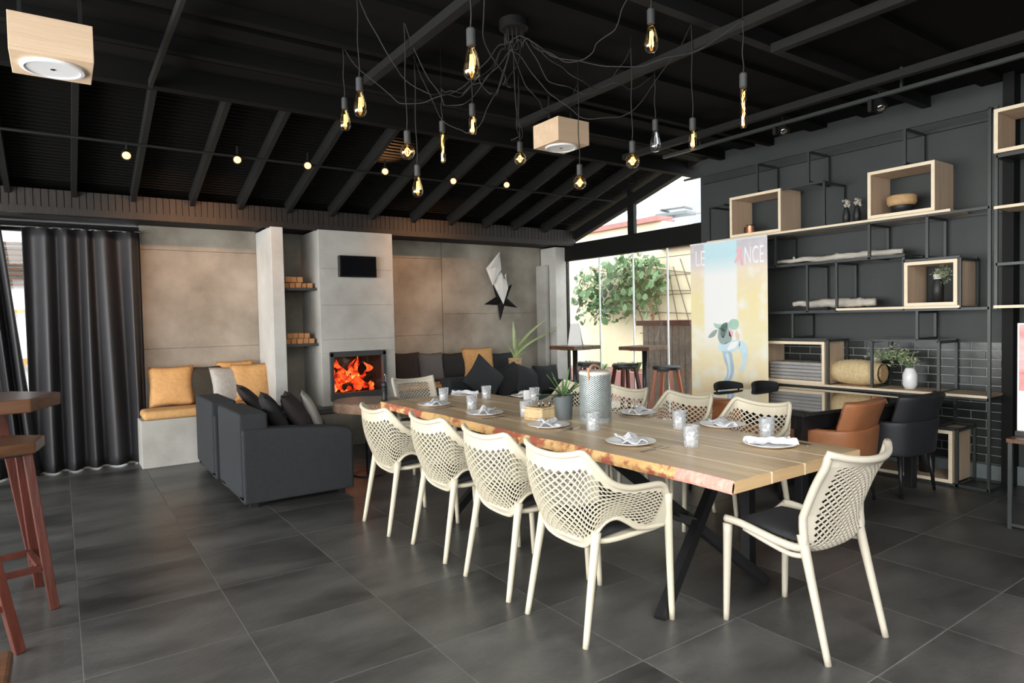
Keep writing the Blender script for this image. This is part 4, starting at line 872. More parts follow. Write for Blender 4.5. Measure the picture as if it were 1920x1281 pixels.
# driftwood
def drift(label, y0, y1, z, r, seed, stubs):
    d = thing('driftwood_branch', label, 'driftwood', (6.36,(y0+y1)/2,z), 0, 'driftwood on the steel shelves')
    n = 40; pp_ = [(6.36+.015*noise.noise(Vector((k*.2,seed,0))), y0+(y1-y0)*k/n, z+r*.95+.02*noise.noise(Vector((k*.15,seed,3)))) for k in range(n+1)]
    rr = [r*(.55+.45*math.sin(PI*min(1,.15+k/n*.9)))*(1+.25*noise.noise(Vector((k*.5,seed,7)))) for k in range(n+1)]
    mz = min(p_[2]-q_ for p_, q_ in zip(pp_, rr)); pp_ = [(a,b,c-mz+z) for a,b,c in pp_]
    W_('log', MB().tube(pp_, rr, 10), M['driftwood'], d, smooth=True)
    for y, l in stubs: W_('stub', MB().tube([(6.36,y,z+r),(6.35,y+.01,z+r+l)],[r*.5,r*.35],8), M['driftwood'], d, smooth=True)
drift('long bleached driftwood branch on the steel shelf below the upper oak boxes', 2.82, 4.10, 2.013, .032, 1, ((3.88,.05),(3.42,.045)))
drift('thick pale driftwood log on the shelf beside the foliage box', 3.06, 3.90, 1.545, .046, 4, ())
# blankets
z = .822
for k in range(5):
    h = .036; m = [M['linen'],M['grey_pillow'],M['silver_pillow'],M['grey_pillow'],M['silver_pillow']][4-k]
    o = obj('folded_blanket', MB().box(6.19,6.52,3.50,4.08,0,h-.001), [M['silver_pillow'],M['ext_grey']][k % 2], None, bevel=.015, seg=3, smooth=True, loc=(6.36,3.8,0)); o.location = (6.36,3.8,z); z += h
    tag(o, ['grey folded blanket at the bottom of the stack','pale folded blanket second from the bottom of the stack','grey folded blanket in the middle of the stack','pale folded blanket second from the top of the stack','grey folded blanket on top of the stack'][k], 'blanket', 'folded blankets in the oak box')
# long basket, white vase
p = at(1600,725,'X',6.36); bk = thing('long_basket', 'long woven pale basket on the low shelf behind the marble table', 'basket', (6.37, 3.235, .791), 0)
obj('body', MB().grid(lambda u, v: (lambda a, t: Vector((.13*math.cos(a)*(.55+.45*math.sin(PI*(.12+.76*t))**.6), (t-.5)*.46, .125+.125*math.sin(a)*(.50+.5*math.sin(PI*(.10+.80*t))**.6))))(2*PI*u, v), 24, 18), M['wicker_pale'], bk, smooth=True)
for k in range(10): 
    t_ = .06+.88*k/9; rr = .13*(.55+.45*math.sin(PI*(.12+.76*t_))**.6); obj('weave_ring', MB().tube([Vector((rr*1.01*math.cos(a*PI/10), (t_-.5)*.46, .125+.126*math.sin(a*PI/10)*(.50+.5*math.sin(PI*(.10+.80*t_))**.6))) for a in range(21)], .0025, 5), M['wicker_pale'], bk)
obj('end_cap', MB().lathe([(.001,0),(.07,0),(.075,.02),(.001,.02)], n=18).xf(Matrix.Translation((0,-.228,.125)) @ Matrix.Rotation(R(90),4,'X')), M['wicker'], bk)
tag(obj('root_knob', MB().lathe([(.001,0),(.03,.01),(.036,.04),(.02,.075),(.001,.08)], n=10), M['driftwood'], None, smooth=True), 'small knobbly driftwood piece on top of the long basket', 'driftwood').location = (6.36,3.06,1.02)
p = at(1708,732,'X',6.36); v = thing('white_vase', 'round white vase with green sprigs on the low shelf', 'vase', (6.34,p.y,.791))
obj('vase', MB().lathe([(.042,0),(.060,.04),(.060,.13),(.038,.185),(.030,.195),(.026,.19),(.001,.17)], n=26), M['white'], v, smooth=True)
foliage(330,(0,.16,.30),(.10,.22,.11),0,.018,M['leaf_grey'],12,parent=v); foliage(120,(-.02,0,.26),(.06,.08,.07),0,.016,M['leaf_grey'],13,nm='foliage',parent=v)
fb = MB()
for k in range(7): fb.tube(spline([(0,0,.18),(random.uniform(-.03,.03),random.uniform(0,.08),.25),(random.uniform(-.06,.06),random.uniform(0,.3),random.uniform(.28,.36))],6),.003,5)
obj('stem', fb, M['leaf'], v)
v = thing('dried_grass_bottle', 'dark glass bottle with dried moss in the floor oak box', 'bottle', (6.36,2.62,.0545))
obj('bottle', MB().lathe([(.06,0),(.065,.2),(.03,.28),(.025,.33),(.001,.335)], n=20), M['black_vase'], v, smooth=True); foliage(160,(-.02,.12,.17),(.06,.05,.16),0,.018,M['leaf_grey'],17,'moss',v)
# second shelf at the right edge
s2 = thing('right_shelf_unit', 'black steel shelving at the right edge of the frame', 'shelf', (6.38,1.5,0))
for x in (FX, BX):
    for y in (2.045, .9): W_('post', MB().box(x-.011,x+.011,y-.011,y+.011,0 if x == BX else 1.5,3.12), M['steel'], s2)
for z in (2.72, 1.86): W_('rail', MB().box(FX-.011,FX+.011,.9,2.045,z-.011,z+.011), M['steel'], s2); W_('rail', MB().box(FX,BX,2.034,2.056,z-.011,z+.011), M['steel'], s2)
for z in (2.325, 1.53):
    W_('shelf_board', MB().box(FX,BX,.9,2.06,z-.018,z), M['oak'], s2); W_('board_edge', MB().box(FX-.012,FX-.0005,.9,2.06,z-.022,z+.001), M['oak_edge'], s2)
W_('shelf_board', MB().box(FX,BX,.9,2.06,2.732,2.738), M['steel'], s2)
woodbox('open oak box high on the right-edge shelving', 1.42, 2.055, 2.742, 3.09)
# side table with sign at right edge
e = at(1886,822,'Z',.62); tb = thing('dark_side_table', 'small dark side table at the right edge of the frame', 'side table', (e.x+.3, e.y-.3, 0))
W_('top', MB().box(e.x,e.x+.45,e.y-.8,e.y,.59,.62), M['brown_wood'], tb, bevel=.003)
for xx in (e.x+.02,e.x+.43):
    for yy in (e.y-.78,e.y-.02): W_('leg', MB().box(xx-.012,xx+.012,yy-.012,yy+.012,0,.59), M['steel'], tb)
    W_('stretcher', MB().box(xx-.01,xx+.01,e.y-.78,e.y-.02,.02,.04), M['steel'], tb)
sg = thing('standing_poster', 'red and white standing poster on the right-edge side table', 'poster', (e.x+.2, e.y-.14, .62))
q1 = at(1909,606,'X',e.x+.22); zt_ = q1.z; ys_ = q1.y
W_('frame', MB().box(e.x+.21,e.x+.24,ys_-.42,ys_,.622,zt_), M['paper_white'], sg); W_('print', MB().box(e.x+.205,e.x+.2095,ys_-.41,ys_-.012,.93,zt_-.01), mat('red_print',(.65,.16,.15),.5,col2=(.85,.62,.60),scale=3,stretch=(1,1,2)), sg)
W_('black_foot', MB().box(e.x+.17,e.x+.28,ys_-.42,ys_+.0,.6205,.65), M['black_metal'], sg)
# ================================================================== BANNER
bn = thing('rollup_banner', 'tall bright yellow roll-up banner with a dancer print', 'banner', (6.0, 4.46, 0))
BY0, BY1, BZ0, BZ1 = 3.965, 4.955, .08, 2.305
def banner_mat():
    m = bpy.data.materials.new('banner_print'); m.use_nodes = True; nt = m.node_tree; b = nt.nodes['Principled BSDF']
    tc = nt.nodes.new('ShaderNodeTexCoord'); sp = nt.nodes.new('ShaderNodeSeparateXYZ'); nt.links.new(tc.outputs['Object'], sp.inputs[0])
    rz = nt.nodes.new('ShaderNodeMapRange'); rz.inputs['From Min'].default_value = BZ0; rz.inputs['From Max'].default_value = BZ1; nt.links.new(sp.outputs['Z'], rz.inputs[0])
    r = nt.nodes.new('ShaderNodeValToRGB'); e = r.color_ramp.elements; e[0].position = .25; e[0].color = (.98,.80,.50,1); e[1].position = 1; e[1].color = (.62,.60,.66,1)
    for p_, c_ in ((.5,(.99,.90,.60,1)),(.72,(.99,.86,.48,1)),(.86,(.97,.84,.66,1)),(.90,(.80,.72,.74,1))): x = e.new(p_); x.color = c_
    nt.links.new(rz.outputs[0], r.inputs[0])
    n = nt.nodes.new('ShaderNodeTexNoise'); n.inputs['Scale'].default_value = 4; nt.links.new(tc.outputs['Object'], n.inputs['Vector'])
    rn = nt.nodes.new('ShaderNodeMapRange'); rn.inputs['From Min'].default_value = .5; rn.inputs['From Max'].default_value = .7; nt.links.new(n.outputs['Fac'], rn.inputs[0])
    mx = nt.nodes.new('ShaderNodeMix'); mx.data_type = 'RGBA'; nt.links.new(rn.outputs[0], mx.inputs['Factor']); nt.links.new(r.outputs[0], mx.inputs[6]); mx.inputs[7].default_value = (1,.99,.88,1)
    # white band down the middle, light blue at its top
    ry = nt.nodes.new('ShaderNodeValToRGB'); f = ry.color_ramp.elements; f[0].position = .36; f[0].color = (0,0,0,1); f[1].position = .38; f[1].color = (1,1,1,1); x = f.new(.80); x.color = (1,1,1,1); x = f.new(.82); x.color = (0,0,0,1)
    ry2 = nt.nodes.new('ShaderNodeMapRange'); ry2.inputs['From Min'].default_value = BY0-4.46; ry2.inputs['From Max'].default_value = BY1-4.46; nt.links.new(sp.outputs['Y'], ry2.inputs[0]); nt.links.new(ry2.outputs[0], ry.inputs[0])
    tp = nt.nodes.new('ShaderNodeValToRGB'); g = tp.color_ramp.elements; g[0].position = .83; g[0].color = (1,1,.99,1); g[1].position = .93; g[1].color = (.62,.88,.95,1); nt.links.new(rz.outputs[0], tp.inputs[0])
    lo = nt.nodes.new('ShaderNodeMapRange'); lo.inputs['From Min'].default_value = .42; lo.inputs['From Max'].default_value = .58; nt.links.new(rz.outputs[0], lo.inputs[0])
    ml = nt.nodes.new('ShaderNodeMath'); ml.operation = 'MULTIPLY'; nt.links.new(ry.outputs[0], ml.inputs[0]); nt.links.new(lo.outputs[0], ml.inputs[1])
    m2 = nt.nodes.new('ShaderNodeMix'); m2.data_type = 'RGBA'; nt.links.new(ml.outputs[0], m2.inputs['Factor']); nt.links.new(mx.outputs[2], m2.inputs[6]); nt.links.new(tp.outputs[0], m2.inputs[7])
    nt.links.new(m2.outputs[2], b.inputs['Base Color']); b.inputs['Roughness'].default_value = .8
    tl = nt.nodes.new('ShaderNodeBsdfTranslucent'); nt.links.new(m2.outputs[2], tl.inputs[0]); ms = nt.nodes.new('ShaderNodeMixShader'); ms.inputs[0].default_value = .12
    out = nt.nodes['Material Output']; nt.links.new(b.outputs[0], ms.inputs[1]); nt.links.new(tl.outputs[0], ms.inputs[2]); nt.links.new(ms.outputs[0], out.inputs[0]); return m
W_('print_sheet', MB().grid(lambda u, v: (6.0-.004*math.sin(PI*u), BY0+(BY1-BY0)*u, BZ0+(BZ1-BZ0)*v), 8, 1), banner_mat(), bn)
W_('top_bar', MB().tube([(6.0,BY0,BZ1+.005),(6.0,BY1,BZ1+.005)],.011), M['paper_white'], bn)
W_('base_case', MB().box(5.93,6.07,BY0-.01,BY1+.01,0,.08), M['cutlery'], bn, bevel=.01)
W_('support_pole', MB().tube([(6.03,4.46,.08),(6.03,4.46,BZ1)],.008), M['cutlery'], bn)
def by(px_, py_): return at(px_, py_, 'X', 5.9925)
def flat(name, pts, m, x=5.9925, th=.001):
    pts = [tuple(v_)[:2] for v_ in spline([(a, b, 0) for a, b in pts]+[(pts[0][0], pts[0][1], 0)], 40)[:-1]]; vs = [at(a, b, 'X', x) for a, b in pts]; n = len(vs); return W_(name, MB().add(vs+[v_+Vector((th,0,0)) for v_ in vs], [tuple(range(n)),tuple(range(2*n-1,n-1,-1))]+[(i,i+n,(i+1)%n+n,(i+1)%n) for i in range(n)]), m, bn)
def text(s, px_, py_, h, m, name='lettering', w=1.):
    cu = bpy.data.curves.new(name, 'FONT'); cu.body = s; cu.size = h; cu.extrude = .0006; to = bpy.data.objects.new(name, cu); C.objects.link(to); bpy.context.view_layer.update()
    me = bpy.data.meshes.new_from_object(to.evaluated_get(bpy.context.evaluated_depsgraph_get())); bpy.data.objects.remove(to); me.materials.clear(); me.materials.append(m); o = bpy.data.objects.new(name, me); C.objects.link(o)
    p_ = by(px_, py_); o.parent = bn; o.location = p_ - bn.location; o.rotation_euler = (R(90),0,R(-90)); o.scale = (w,1,1); return o
PM = lambda n, c: mat(n, c, .5, var=.08, scale=8)
wt = PM('white_print',(.97,.97,.98)); pk = PM('pink_print',(.90,.50,.56)); bl = PM('blue_print',(.42,.56,.66)); gr = PM('green_print',(.42,.62,.52)); gy = PM('grey_print',(.34,.42,.40)); lb2 = PM('light_blue_print',(.62,.80,.88))
text('LE', 1303, 500, .25, wt, w=.60); text('NCE', 1395, 495, .26, wt, w=.47)
flat('pink_figure', [(1386,466),(1390,468),(1389,478),(1393,496),(1389,496),(1386,484),(1380,493),(1377,491),(1383,476),(1379,470)], pk)
# printed dancer
flat('printed_hat', [(1366,605),(1372,599),(1382,600),(1385,610),(1380,618),(1369,617),(1364,611)], gr)
flat('printed_arm', [(1338,606),(1348,608),(1360,608),(1366,612),(1360,620),(1350,618),(1341,614)], gr)
flat('printed_torso', [(1348,614),(1362,612),(1368,622),(1372,636),(1364,644),(1352,645),(1346,632)], gy)
flat('printed_arm', [(1346,618),(1340,630),(1330,634),(1329,630),(1338,620)], gy)
flat('printed_hand', [(1368,618),(1374,622),(1372,632),(1367,628)], pk)
flat('printed_shirt', [(1348,643),(1366,640),(1380,638),(1388,640),(1384,654),(1368,662),(1354,660),(1346,652)], lb2)
flat('printed_leg', [(1354,658),(1370,660),(1374,676),(1376,696),(1370,714),(1360,724),(1352,722),(1362,706),(1363,690),(1358,676)], bl)
flat('printed_leg', [(1384,642),(1394,640),(1401,654),(1401,672),(1396,690),(1392,698),(1388,692),(1392,676),(1388,660)], lb2)
flat('printed_hair', [(1357,606),(1364,606),(1362,622),(1356,634),(1350,626),(1352,612)], PM('dark_print',(.16,.24,.22)))
flat('printed_fold', [(1360,664),(1366,664),(1369,682),(1370,700),(1364,712),(1366,696),(1364,680)], PM('pale_blue_print',(.66,.78,.84)), x=5.9915)
flat('printed_fold', [(1370,642),(1384,640),(1378,652),(1364,656)], PM('white_cloth_print',(.93,.95,.97)), x=5.9915)
flat('printed_arm', [(1380,618),(1386,630),(1384,640),(1379,630)], PM('skin_print',(.80,.66,.55)))
flat('printed_foot', [(1350,722),(1362,724),(1364,742),(1356,748),(1350,742)], bl)
# ================================================================== MARBLE TABLE AND SEATS
mt = thing('marble_table', 'glossy black marble table with black frame', 'table', (5.34,3.28,0), R(-9))
obj('top', MB().box(-.72,.72,-.70,.70,.725,.755), M['marble'], mt, bevel=.004)
obj('apron', MB().box(-.70,.70,-.68,-.62,.62,.724).box(-.70,.70,.62,.68,.62,.724).box(-.70,-.64,-.62,.62,.62,.724).box(.64,.70,-.62,.62,.62,.724), M['black_metal'], mt, bevel=.003)
for sx in (-1,1):
    for sy in (-1,1): obj('leg', MB().box(sx*.66-.035,sx*.66+.035,sy*.63-.035,sy*.63+.035,0,.62), M['black_metal'], mt, bevel=.003)
def tub(label, loc, rz, m, w=.60):
    t = thing('tub_chair', label, 'chair', loc, rz, None); h = w/2
    obj('seat', MB().box(-h+.06,h-.06,-.20,.27,.36,.47), m, t, bevel=.04, seg=3, smooth=True)
    def fn(u, v):
        a = -.5+u; s = abs(a)*2
        # U-shaped wall: back then arms
        L_ = [(-h,.28),(-h,.05),(-h+.01,-.14),(-h+.07,-.255),(-h+.17,-.29),(0,-.30),(h-.17,-.29),(h-.07,-.255),(h-.01,-.14),(h,.05),(h,.28)]
        p_ = curve_at([Vector((x,y,0)) for x,y in L_], u); return p_
    for nm, z0, z1, ua, ub, lean, th in (('shell',.34,.62,0,1,.02,.06),('back_pad',.62,.83,.24,.76,.07,.07)):
        mb = MB().grid(lambda u, v: (lambda q, c_: Vector((q.x*(1+.04*v), q.y-lean*v, z0+(z1-z0)*v)))(fn(ua+(ub-ua)*u, v), 0), 40, 6)
        o_ = obj(nm, mb, m, t, smooth=True); sd = o_.modifiers.new('thick','SOLIDIFY'); sd.thickness = th; sd.offset = 1 if False else 0; b_ = o_.modifiers.new('bevel','BEVEL'); b_.width = .015; b_.segments = 3
    obj('underside', MB().box(-h+.04,h-.04,-.24,.26,.33,.37), M['black_metal'], t)
    for sx in (-1,1):
        for sy, yo in ((-1,-.24),(1,.22)): obj('leg', MB().tube([(sx*(h-.08),yo,.34),(sx*(h-.05),yo+sy*.03,0)],[.02,.012],8), M['black_metal'], t, smooth=True)
    return t
tub('tan leather tub chair at the marble table', (5.00,2.80,0), R(6), M['leather'], .62)
tub('black leather tub chair right of the tan one at the marble table', (5.72,2.68,0), R(-4), M['leather_dark'], .60)
tub('second tan leather tub chair showing past the left leg of the marble table', (4.95,3.2,0), R(-92), M['leather'], .58).location = (4.66,3.42,0)
def padchair(label, loc, rz):
    t = thing('curved_back_chair', label, 'chair', loc, rz, 'black chairs behind the marble table')
    obj('seat', MB().lathe([(.20,.42),(.22,.44),(.22,.47),(.18,.49),(.001,.49)], n=24), M['pad'], t, smooth=True)
    bb = obj('backrest', MB().grid(lambda u, v: (lambda a: (.24*math.sin(a), -.24*math.cos(a)-.012*v, .735+.012*abs(2*u-1)**2+v*(.090-.040*abs(2*u-1)**2)))(R(-52+104*u)), 24, 5), M['pad'], t, smooth=True)
    sd = bb.modifiers.new('thick','SOLIDIFY'); sd.thickness = .035; sd.offset = 0; bv = bb.modifiers.new('bevel','BEVEL'); bv.width = .014; bv.segments = 3
    for a in (-40,40): obj('back_spindle', MB().tube([(.20*math.sin(R(a)),-.20*math.cos(R(a)),.45),(.235*math.sin(R(a)),-.235*math.cos(R(a)),.76)],.010,6), M['black_metal'], t)
    for a in (45,135,225,315): obj('leg', MB().tube([(.14*math.cos(R(a)),.14*math.sin(R(a)),.43),(.21*math.cos(R(a)),.21*math.sin(R(a)),0)],[.015,.011],8), M['black_metal'], t)
padchair('left black chair with a curved backrest in front of the banner', (5.52,3.95,0), R(172)); padchair('right black chair with a curved backrest in front of the blanket box', (5.80,3.71,0), R(176))
# ================================================================== BAR TABLES AND STOOLS BY THE GLASS
def stool(label, loc, h, m, mseat, rz=0, r=.17, group=None, hexs=False, sp=.20):
    t = thing('bar_stool', label, 'stool', loc, rz, group)
    if hexs: obj('seat', MB().prism([(r*math.cos(k*PI/3+.2), r*math.sin(k*PI/3+.2)) for k in range(6)], h-.06, h), mseat, t, bevel=.006)
    else: obj('seat', MB().lathe([(r*.9,h-.05),(r,h-.04),(r,h-.012),(r*.9,h),(.001,h+.002)], n=28), mseat, t, smooth=False)
    for sx in (-1,1):
        for sy in (-1,1): obj('leg', MB().bar((sx*r*.55,sy*r*.55,h-.052),(sx*sp,sy*sp,0),.042,.042,(0,1,0)), m, t, bevel=.003)
    k1 = sp*.80
    for a, b in (((-k1,-k1),(k1,-k1)),((-k1,k1),(k1,k1)),((-k1,-k1),(-k1,k1)),((k1,-k1),(k1,k1))):
        obj('foot_rail', MB().bar((a[0],a[1],.22),(b[0],b[1],.22),.03), m, t)
    obj('seat_plate', MB().box(-r*.6,r*.6,-r*.6,r*.6,h-.075,h-.05), M['black_metal'], t)
    return t
G = 'bar stools by the glass wall'
def stloc(x, y, z): p_ = at(x,y,'Z',z); return (p_.x, p_.y, 0)
stool('black-seated red wood bar stool nearest the yellow banner', stloc(1250,686,.86), .86, M['red_wood2'], M['leather_dark'], .3, .18, G)
stool('black-seated red wood bar stool behind the metal lantern', stloc(1172,682,.86), .86, M['red_wood'], M['leather_dark'], -.2, .18, G)
stool('black-seated bar stool half hidden left of the lantern', stloc(1104,679,.86), .86, M['red_wood'], M['leather_dark'], .5, .17, G)
def bartable(label, loc, h, w, d, m, rz=0):
    t = thing('bar_table', label, 'table', loc, rz, None)
    n = 3
    for k in range(n): obj('plank', MB().box(-w/2+k*w/n+.002,-w/2+(k+1)*w/n-.002,-d/2,d/2,h-.05,h), m, t, bevel=.003)
    obj('pole', MB().tube([(0,0,.02),(0,0,h-.055)],.035,16), M['black_metal'], t, smooth=True); obj('base_plate', MB().box(-.22,.22,-.22,.22,0,.02), M['black_metal'], t, bevel=.004); obj('top_plate', MB().box(-.15,.15,-.15,.15,h-.06,h-.05), M['black_metal'], t)
p = at(1207,650,'Z',1.1); bartable('square wooden bar table between the stools by the glass wall', (p.x+.12,p.y+.1,0), 1.1, .50, .50, M['brown_wood'], R(8))
p = at(1078,648,'Z',1.125); bartable('square wooden bar table next to the concrete corner column', (p.x,p.y,0), 1.125, .50, .50, M['brown_wood'], R(3))
p = at(1075,612,'Z',1.2); o = tag(obj('menu_card', MB().add([(-.10,0,0),(.10,0,0),(.06,.02,.30),(-.06,.02,.30),(.10,.12,0),(-.10,.12,0)],[(0,1,2,3),(3,2,4,5)]), M['paper_white'], None), 'tall white menu card standing on the corner bar table', 'menu'); p = at(1078,648,'Z',1.125); o.location = (p.x,p.y,1.126); o.rotation_euler = (0,0,R(-50)); o.modifiers.new('thick','SOLIDIFY').thickness = .003
# left foreground
stool('hexagonal dark wood bar stool with red legs at the left edge', (-.33,4.42,0), .905, M['red_wood'], M['brown_wood'], R(10), .26, 'hexagonal stools at the left edge', True, .22)
stool('hexagonal bar stool cut by the left frame edge, only its red legs showing', (-.47,3.86,0), .88, M['red_wood'], M['brown_wood'], R(24), .16, 'hexagonal stools at the left edge', True, .20)
bt = thing('hexagonal_bar_table', 'thick hexagonal dark wood bar table top behind the left stool', 'table', (-.42,5.05,0), R(10))
obj('top', MB().prism([(.42*math.cos(k*PI/3), .42*math.sin(k*PI/3)) for k in range(6)], 1.015, 1.095), M['brown_wood'], bt, bevel=.008)
for k in range(3): a = k*2*PI/3+2.0; obj('leg', MB().bar((.10*math.cos(a),.10*math.sin(a),1.01),(.24*math.cos(a),.24*math.sin(a),0),.05), M['red_wood'], bt, bevel=.003)
p = at(38,1222,'Z',.46); st2 = thing('low_wooden_stool', 'brown wooden seat corner at the bottom left corner', 'stool', (p.x-.22,p.y-.16,0))
obj('seat', MB().box(-.2,.2,-.2,.2,.41,.46), M['brown_wood'], st2, bevel=.012)
for sx in (-1,1):
    for sy in (-1,1): obj('leg', MB().box(sx*.16-.02,sx*.16+.02,sy*.16-.02,sy*.16+.02,0,.41), M['brown_wood'], st2)
# ================================================================== CEILING SPEAKERS
def speaker(label, x0, x1, y0, y1, z0, z1):
    t = thing('ceiling_speaker', label, 'speaker', ((x0+x1)/2,(y0+y1)/2,z0), 0, 'pale wood speaker boxes under the ceiling'); th = .02
    for nm, b in (('side_panel',(x0,x1,y0,y0+th,z0+th,z1)),('side_panel',(x0,x1,y1-th,y1,z0+th,z1)),('side_panel',(x0,x0+th,y0+th,y1-th,z0+th,z1)),('side_panel',(x1-th,x1,y0+th,y1-th,z0+th,z1)),('bottom_panel',(x0,x1,y0,y1,z0,z0+th))):
        W_(nm, MB().box(*b), M['oak_ceil'], t, bevel=.002, seg=1)
    cx, cy = (x0+x1)/2, (y0+y1)/2; r = min(x1-x0,y1-y0)*.40
    sp_ = W_('speaker_grille', MB().lathe([(.001,z0-.008),(r*.85,z0-.010),(r*.88,z0-.016),(r,z0-.014),(r+.004,z0-.001)], (cx,cy,0), 36), M['white'], t, smooth=False)
    W_('centre_badge', MB().lathe([(.001,z0-.013),(.012,z0-.012),(.012,z0-.009)], (cx,cy,0), 10), M['black_metal'], t)
    for xx in (x0+.05,x1-.05): W_('hanger', MB().box(xx-.01,xx+.01,cy-.01,cy+.01,z1,CEIL), M['black_metal'], t)
a, b, c_ = at(15,90,'Z',3.0), at(177,115,'Z',3.0), at(172,160,'Z',3.0)
speaker('large pale wood speaker box at the top left corner', a.x, b.x, a.y, c_.y, 3.0, 3.0+.205)
n_, l_, r_ = at(1047,262,'Z',3.0), at(990,278,'Z',3.0), at(1118,268,'Z',3.0)
speaker('smaller pale wood speaker box in the middle of the ceiling', n_.x, r_.x, n_.y, l_.y, 3.0, 3.0+.20)
# ================================================================== CHANDELIER
cv = at(963,45,'Z',3.44); cv = Vector((cv.x,cv.y,CEIL))
cn = thing('spider_chandelier', 'black ceiling rose with many looping pendant cables', 'chandelier', (cv.x,cv.y,CEIL-.06))
obj('ceiling_rose', MB().lathe([(.001,0),(.085,0),(.095,.008),(.095,.06)], n=30), M['beam'], cn, smooth=False)
PEN = [(884,118,2.45,'st','on','large teardrop bulb at the top centre'),(675,195,3.2,'st','on','teardrop bulb, right one of the left pair'),(647,225,3.8,'st','on','teardrop bulb, the leftmost'),(1221,72,2.9,'st','on','teardrop bulb at the top right of the rose'),
 (783,350,3.9,'st','on','lowest teardrop bulb left of the rose'),(764,285,3.5,'globe','on','globe bulb left of the thin tube bulb'),(886,235,3.6,'tube','on','short tubular bulb below the large teardrop'),(830,275,3.9,'long','on','thin long tube bulb left of the rose'),
 (975,298,4.3,'globe','on','small globe bulb directly below the ceiling rose'),(1087,343,4.0,'globe','on','lowest globe bulb right of the rose'),(1186,302,3.7,'globe','on','globe bulb right of the middle speaker box'),(1229,265,3.9,'st','off','unlit clear teardrop bulb'),
 (1299,262,3.6,'tube','on','short tubular bulb at the right'),(1394,200,3.0,'long','on','long spiral tube bulb, the rightmost')]
HOOK = {0:None,1:None,2:(655,88),3:None,4:(792,112),5:(772,42),6:None,7:(830,172),8:(962,150),9:(1086,160),10:(1180,95),11:(1222,145),12:(1290,4),13:(1385,45)}
random.seed(9)
for i, (x, y, d, ty, on, lb) in enumerate(PEN):
    c_ = far(x, y, d*1.2); s = 1.2
    t = thing('pendant_bulb', lb + ' on its hanging cable', 'bulb', tuple(c_), 0, 'filament bulbs of the spider chandelier')
    gm = M['bulb_amber'] if on == 'on' and ty != 'off' else M['bulb_clear']
    if ty == 'st': prof = [(.001,-.062),(.018,-.060),(.030,-.046),(.034,-.028),(.031,-.004),(.022,.030),(.014,.058),(.013,.066)]; ztop = .066; fh = (-.036,.030)
    elif ty == 'globe': prof = [(.001,-.042),(.020,-.037),(.036,-.022),(.042,0),(.036,.022),(.022,.036),(.013,.044),(.013,.050)]; ztop = .050; fh = (-.022,.022)
    elif ty == 'tube': prof = [(.001,-.052),(.016,-.050),(.022,-.040),(.023,.0),(.022,.035),(.013,.050),(.013,.056)]; ztop = .056; fh = (-.036,.030)
    else: prof = [(.001,-.10),(.010,-.098),(.0145,-.09),(.0145,.075),(.012,.085),(.012,.09)]; ztop = .09; fh = (-.085,.07)
    obj('bulb_glass', MB().lathe([(r_*s,z_*s) for r_,z_ in prof], n=20), gm, t, smooth=True)
    fb = MB(); nf = 6 if ty != 'long' else 4; rad = {'st':.010,'globe':.013,'tube':.009,'long':.006}[ty]*s
    for k in range(nf):
        a0_ = k*2*PI/nf; a1_ = (k+(.5 if ty != 'long' else 2))*2*PI/nf
        if ty == 'long': ppp = [(rad*math.cos(a0_+q*.55), rad*math.sin(a0_+q*.55), (fh[0]+(fh[1]-fh[0])*q/20)*s) for q in range(21)] if k < 2 else None
        elif ty == 'globe': ppp = [(rad*.3*math.cos(a0_),rad*.3*math.sin(a0_),fh[1]*s),(rad*1.5*math.cos(a0_),rad*1.5*math.sin(a0_),0),(rad*.3*math.cos(a0_),rad*.3*math.sin(a0_),fh[0]*s)]
        else: ppp = [(rad*.5*math.cos(a0_),rad*.5*math.sin(a0_),fh[1]*s),(rad*math.cos(a0_+.3),rad*math.sin(a0_+.3),fh[0]*s)]
        if ppp: fb.tube(ppp, .0014 if ty != 'long' else .0016, 5)
    obj('filament', fb, M['filament'] if on == 'on' else M['filament_cold'], t)
    obj('glass_stem', MB().tube([(0,0,ztop*s),(0,0,fh[0]*s*.6)],.0025), M['bulb_clear'], t) if ty != 'long' else None
    obj('socket', MB().lathe([(.014*s,(ztop-.004)*s),(.0175*s,(ztop)*s),(.0175*s,(ztop+.058)*s),(.013*s,(ztop+.064)*s),(.001,(ztop+.066)*s)], n=18), M['socket'], t, smooth=False)
    ztp = c_.z+(ztop+.066)*s
    hk = HOOK[i]
    if hk:
        hz = c_.z
        for zz in [c_.z+k*.01 for k in range(1,140)]:
            q = Vector((c_.x,c_.y,zz))-Vector((0,0,EYE)); py_ = 640.5-F_PX*(q.dot(UP))/q.dot(FW)
            if py_ <= hk[1]: break
        hz = min(zz, CEIL-.03)
    else: hz = CEIL-.03
    hook = Vector((c_.x, c_.y, hz))
    st0 = cv + Vector((.06*math.cos(i*1.7), .06*math.sin(i*1.7), -.06)); ax = hook-st0; dist = ax.length
    low = min(hz-.15, 2.78+.08*((i*5)%4)); sag = (min(hook.z, st0.z)-low)*.95
    path = [st0, st0+Vector((0,0,-.10))]
    for k in range(1, 18):
        u = k/18; q = st0.lerp(hook, u); q.z -= sag*4*u*(1-u)*(1.0 if True else 1) ; w_ = .035*math.sin(PI*u)
        path.append(q+Vector((2*w_*noise.noise(Vector((k*.35,i,0))), 2*w_*noise.noise(Vector((k*.35,i,4))), .05*noise.noise(Vector((k*.3,i,8)))))*1.0)
    path += [hook+Vector((0,0,.012)), hook]
    # last point drops vertically to the socket
    fp = spline(path, 60) + [Vector((c_.x+.003*math.sin(k*.9), c_.y+.003*math.cos(k), hz+(ztp-hz)*k/10)) for k in range(1,11)]
    fp[-1] = Vector((c_.x,c_.y,ztp))
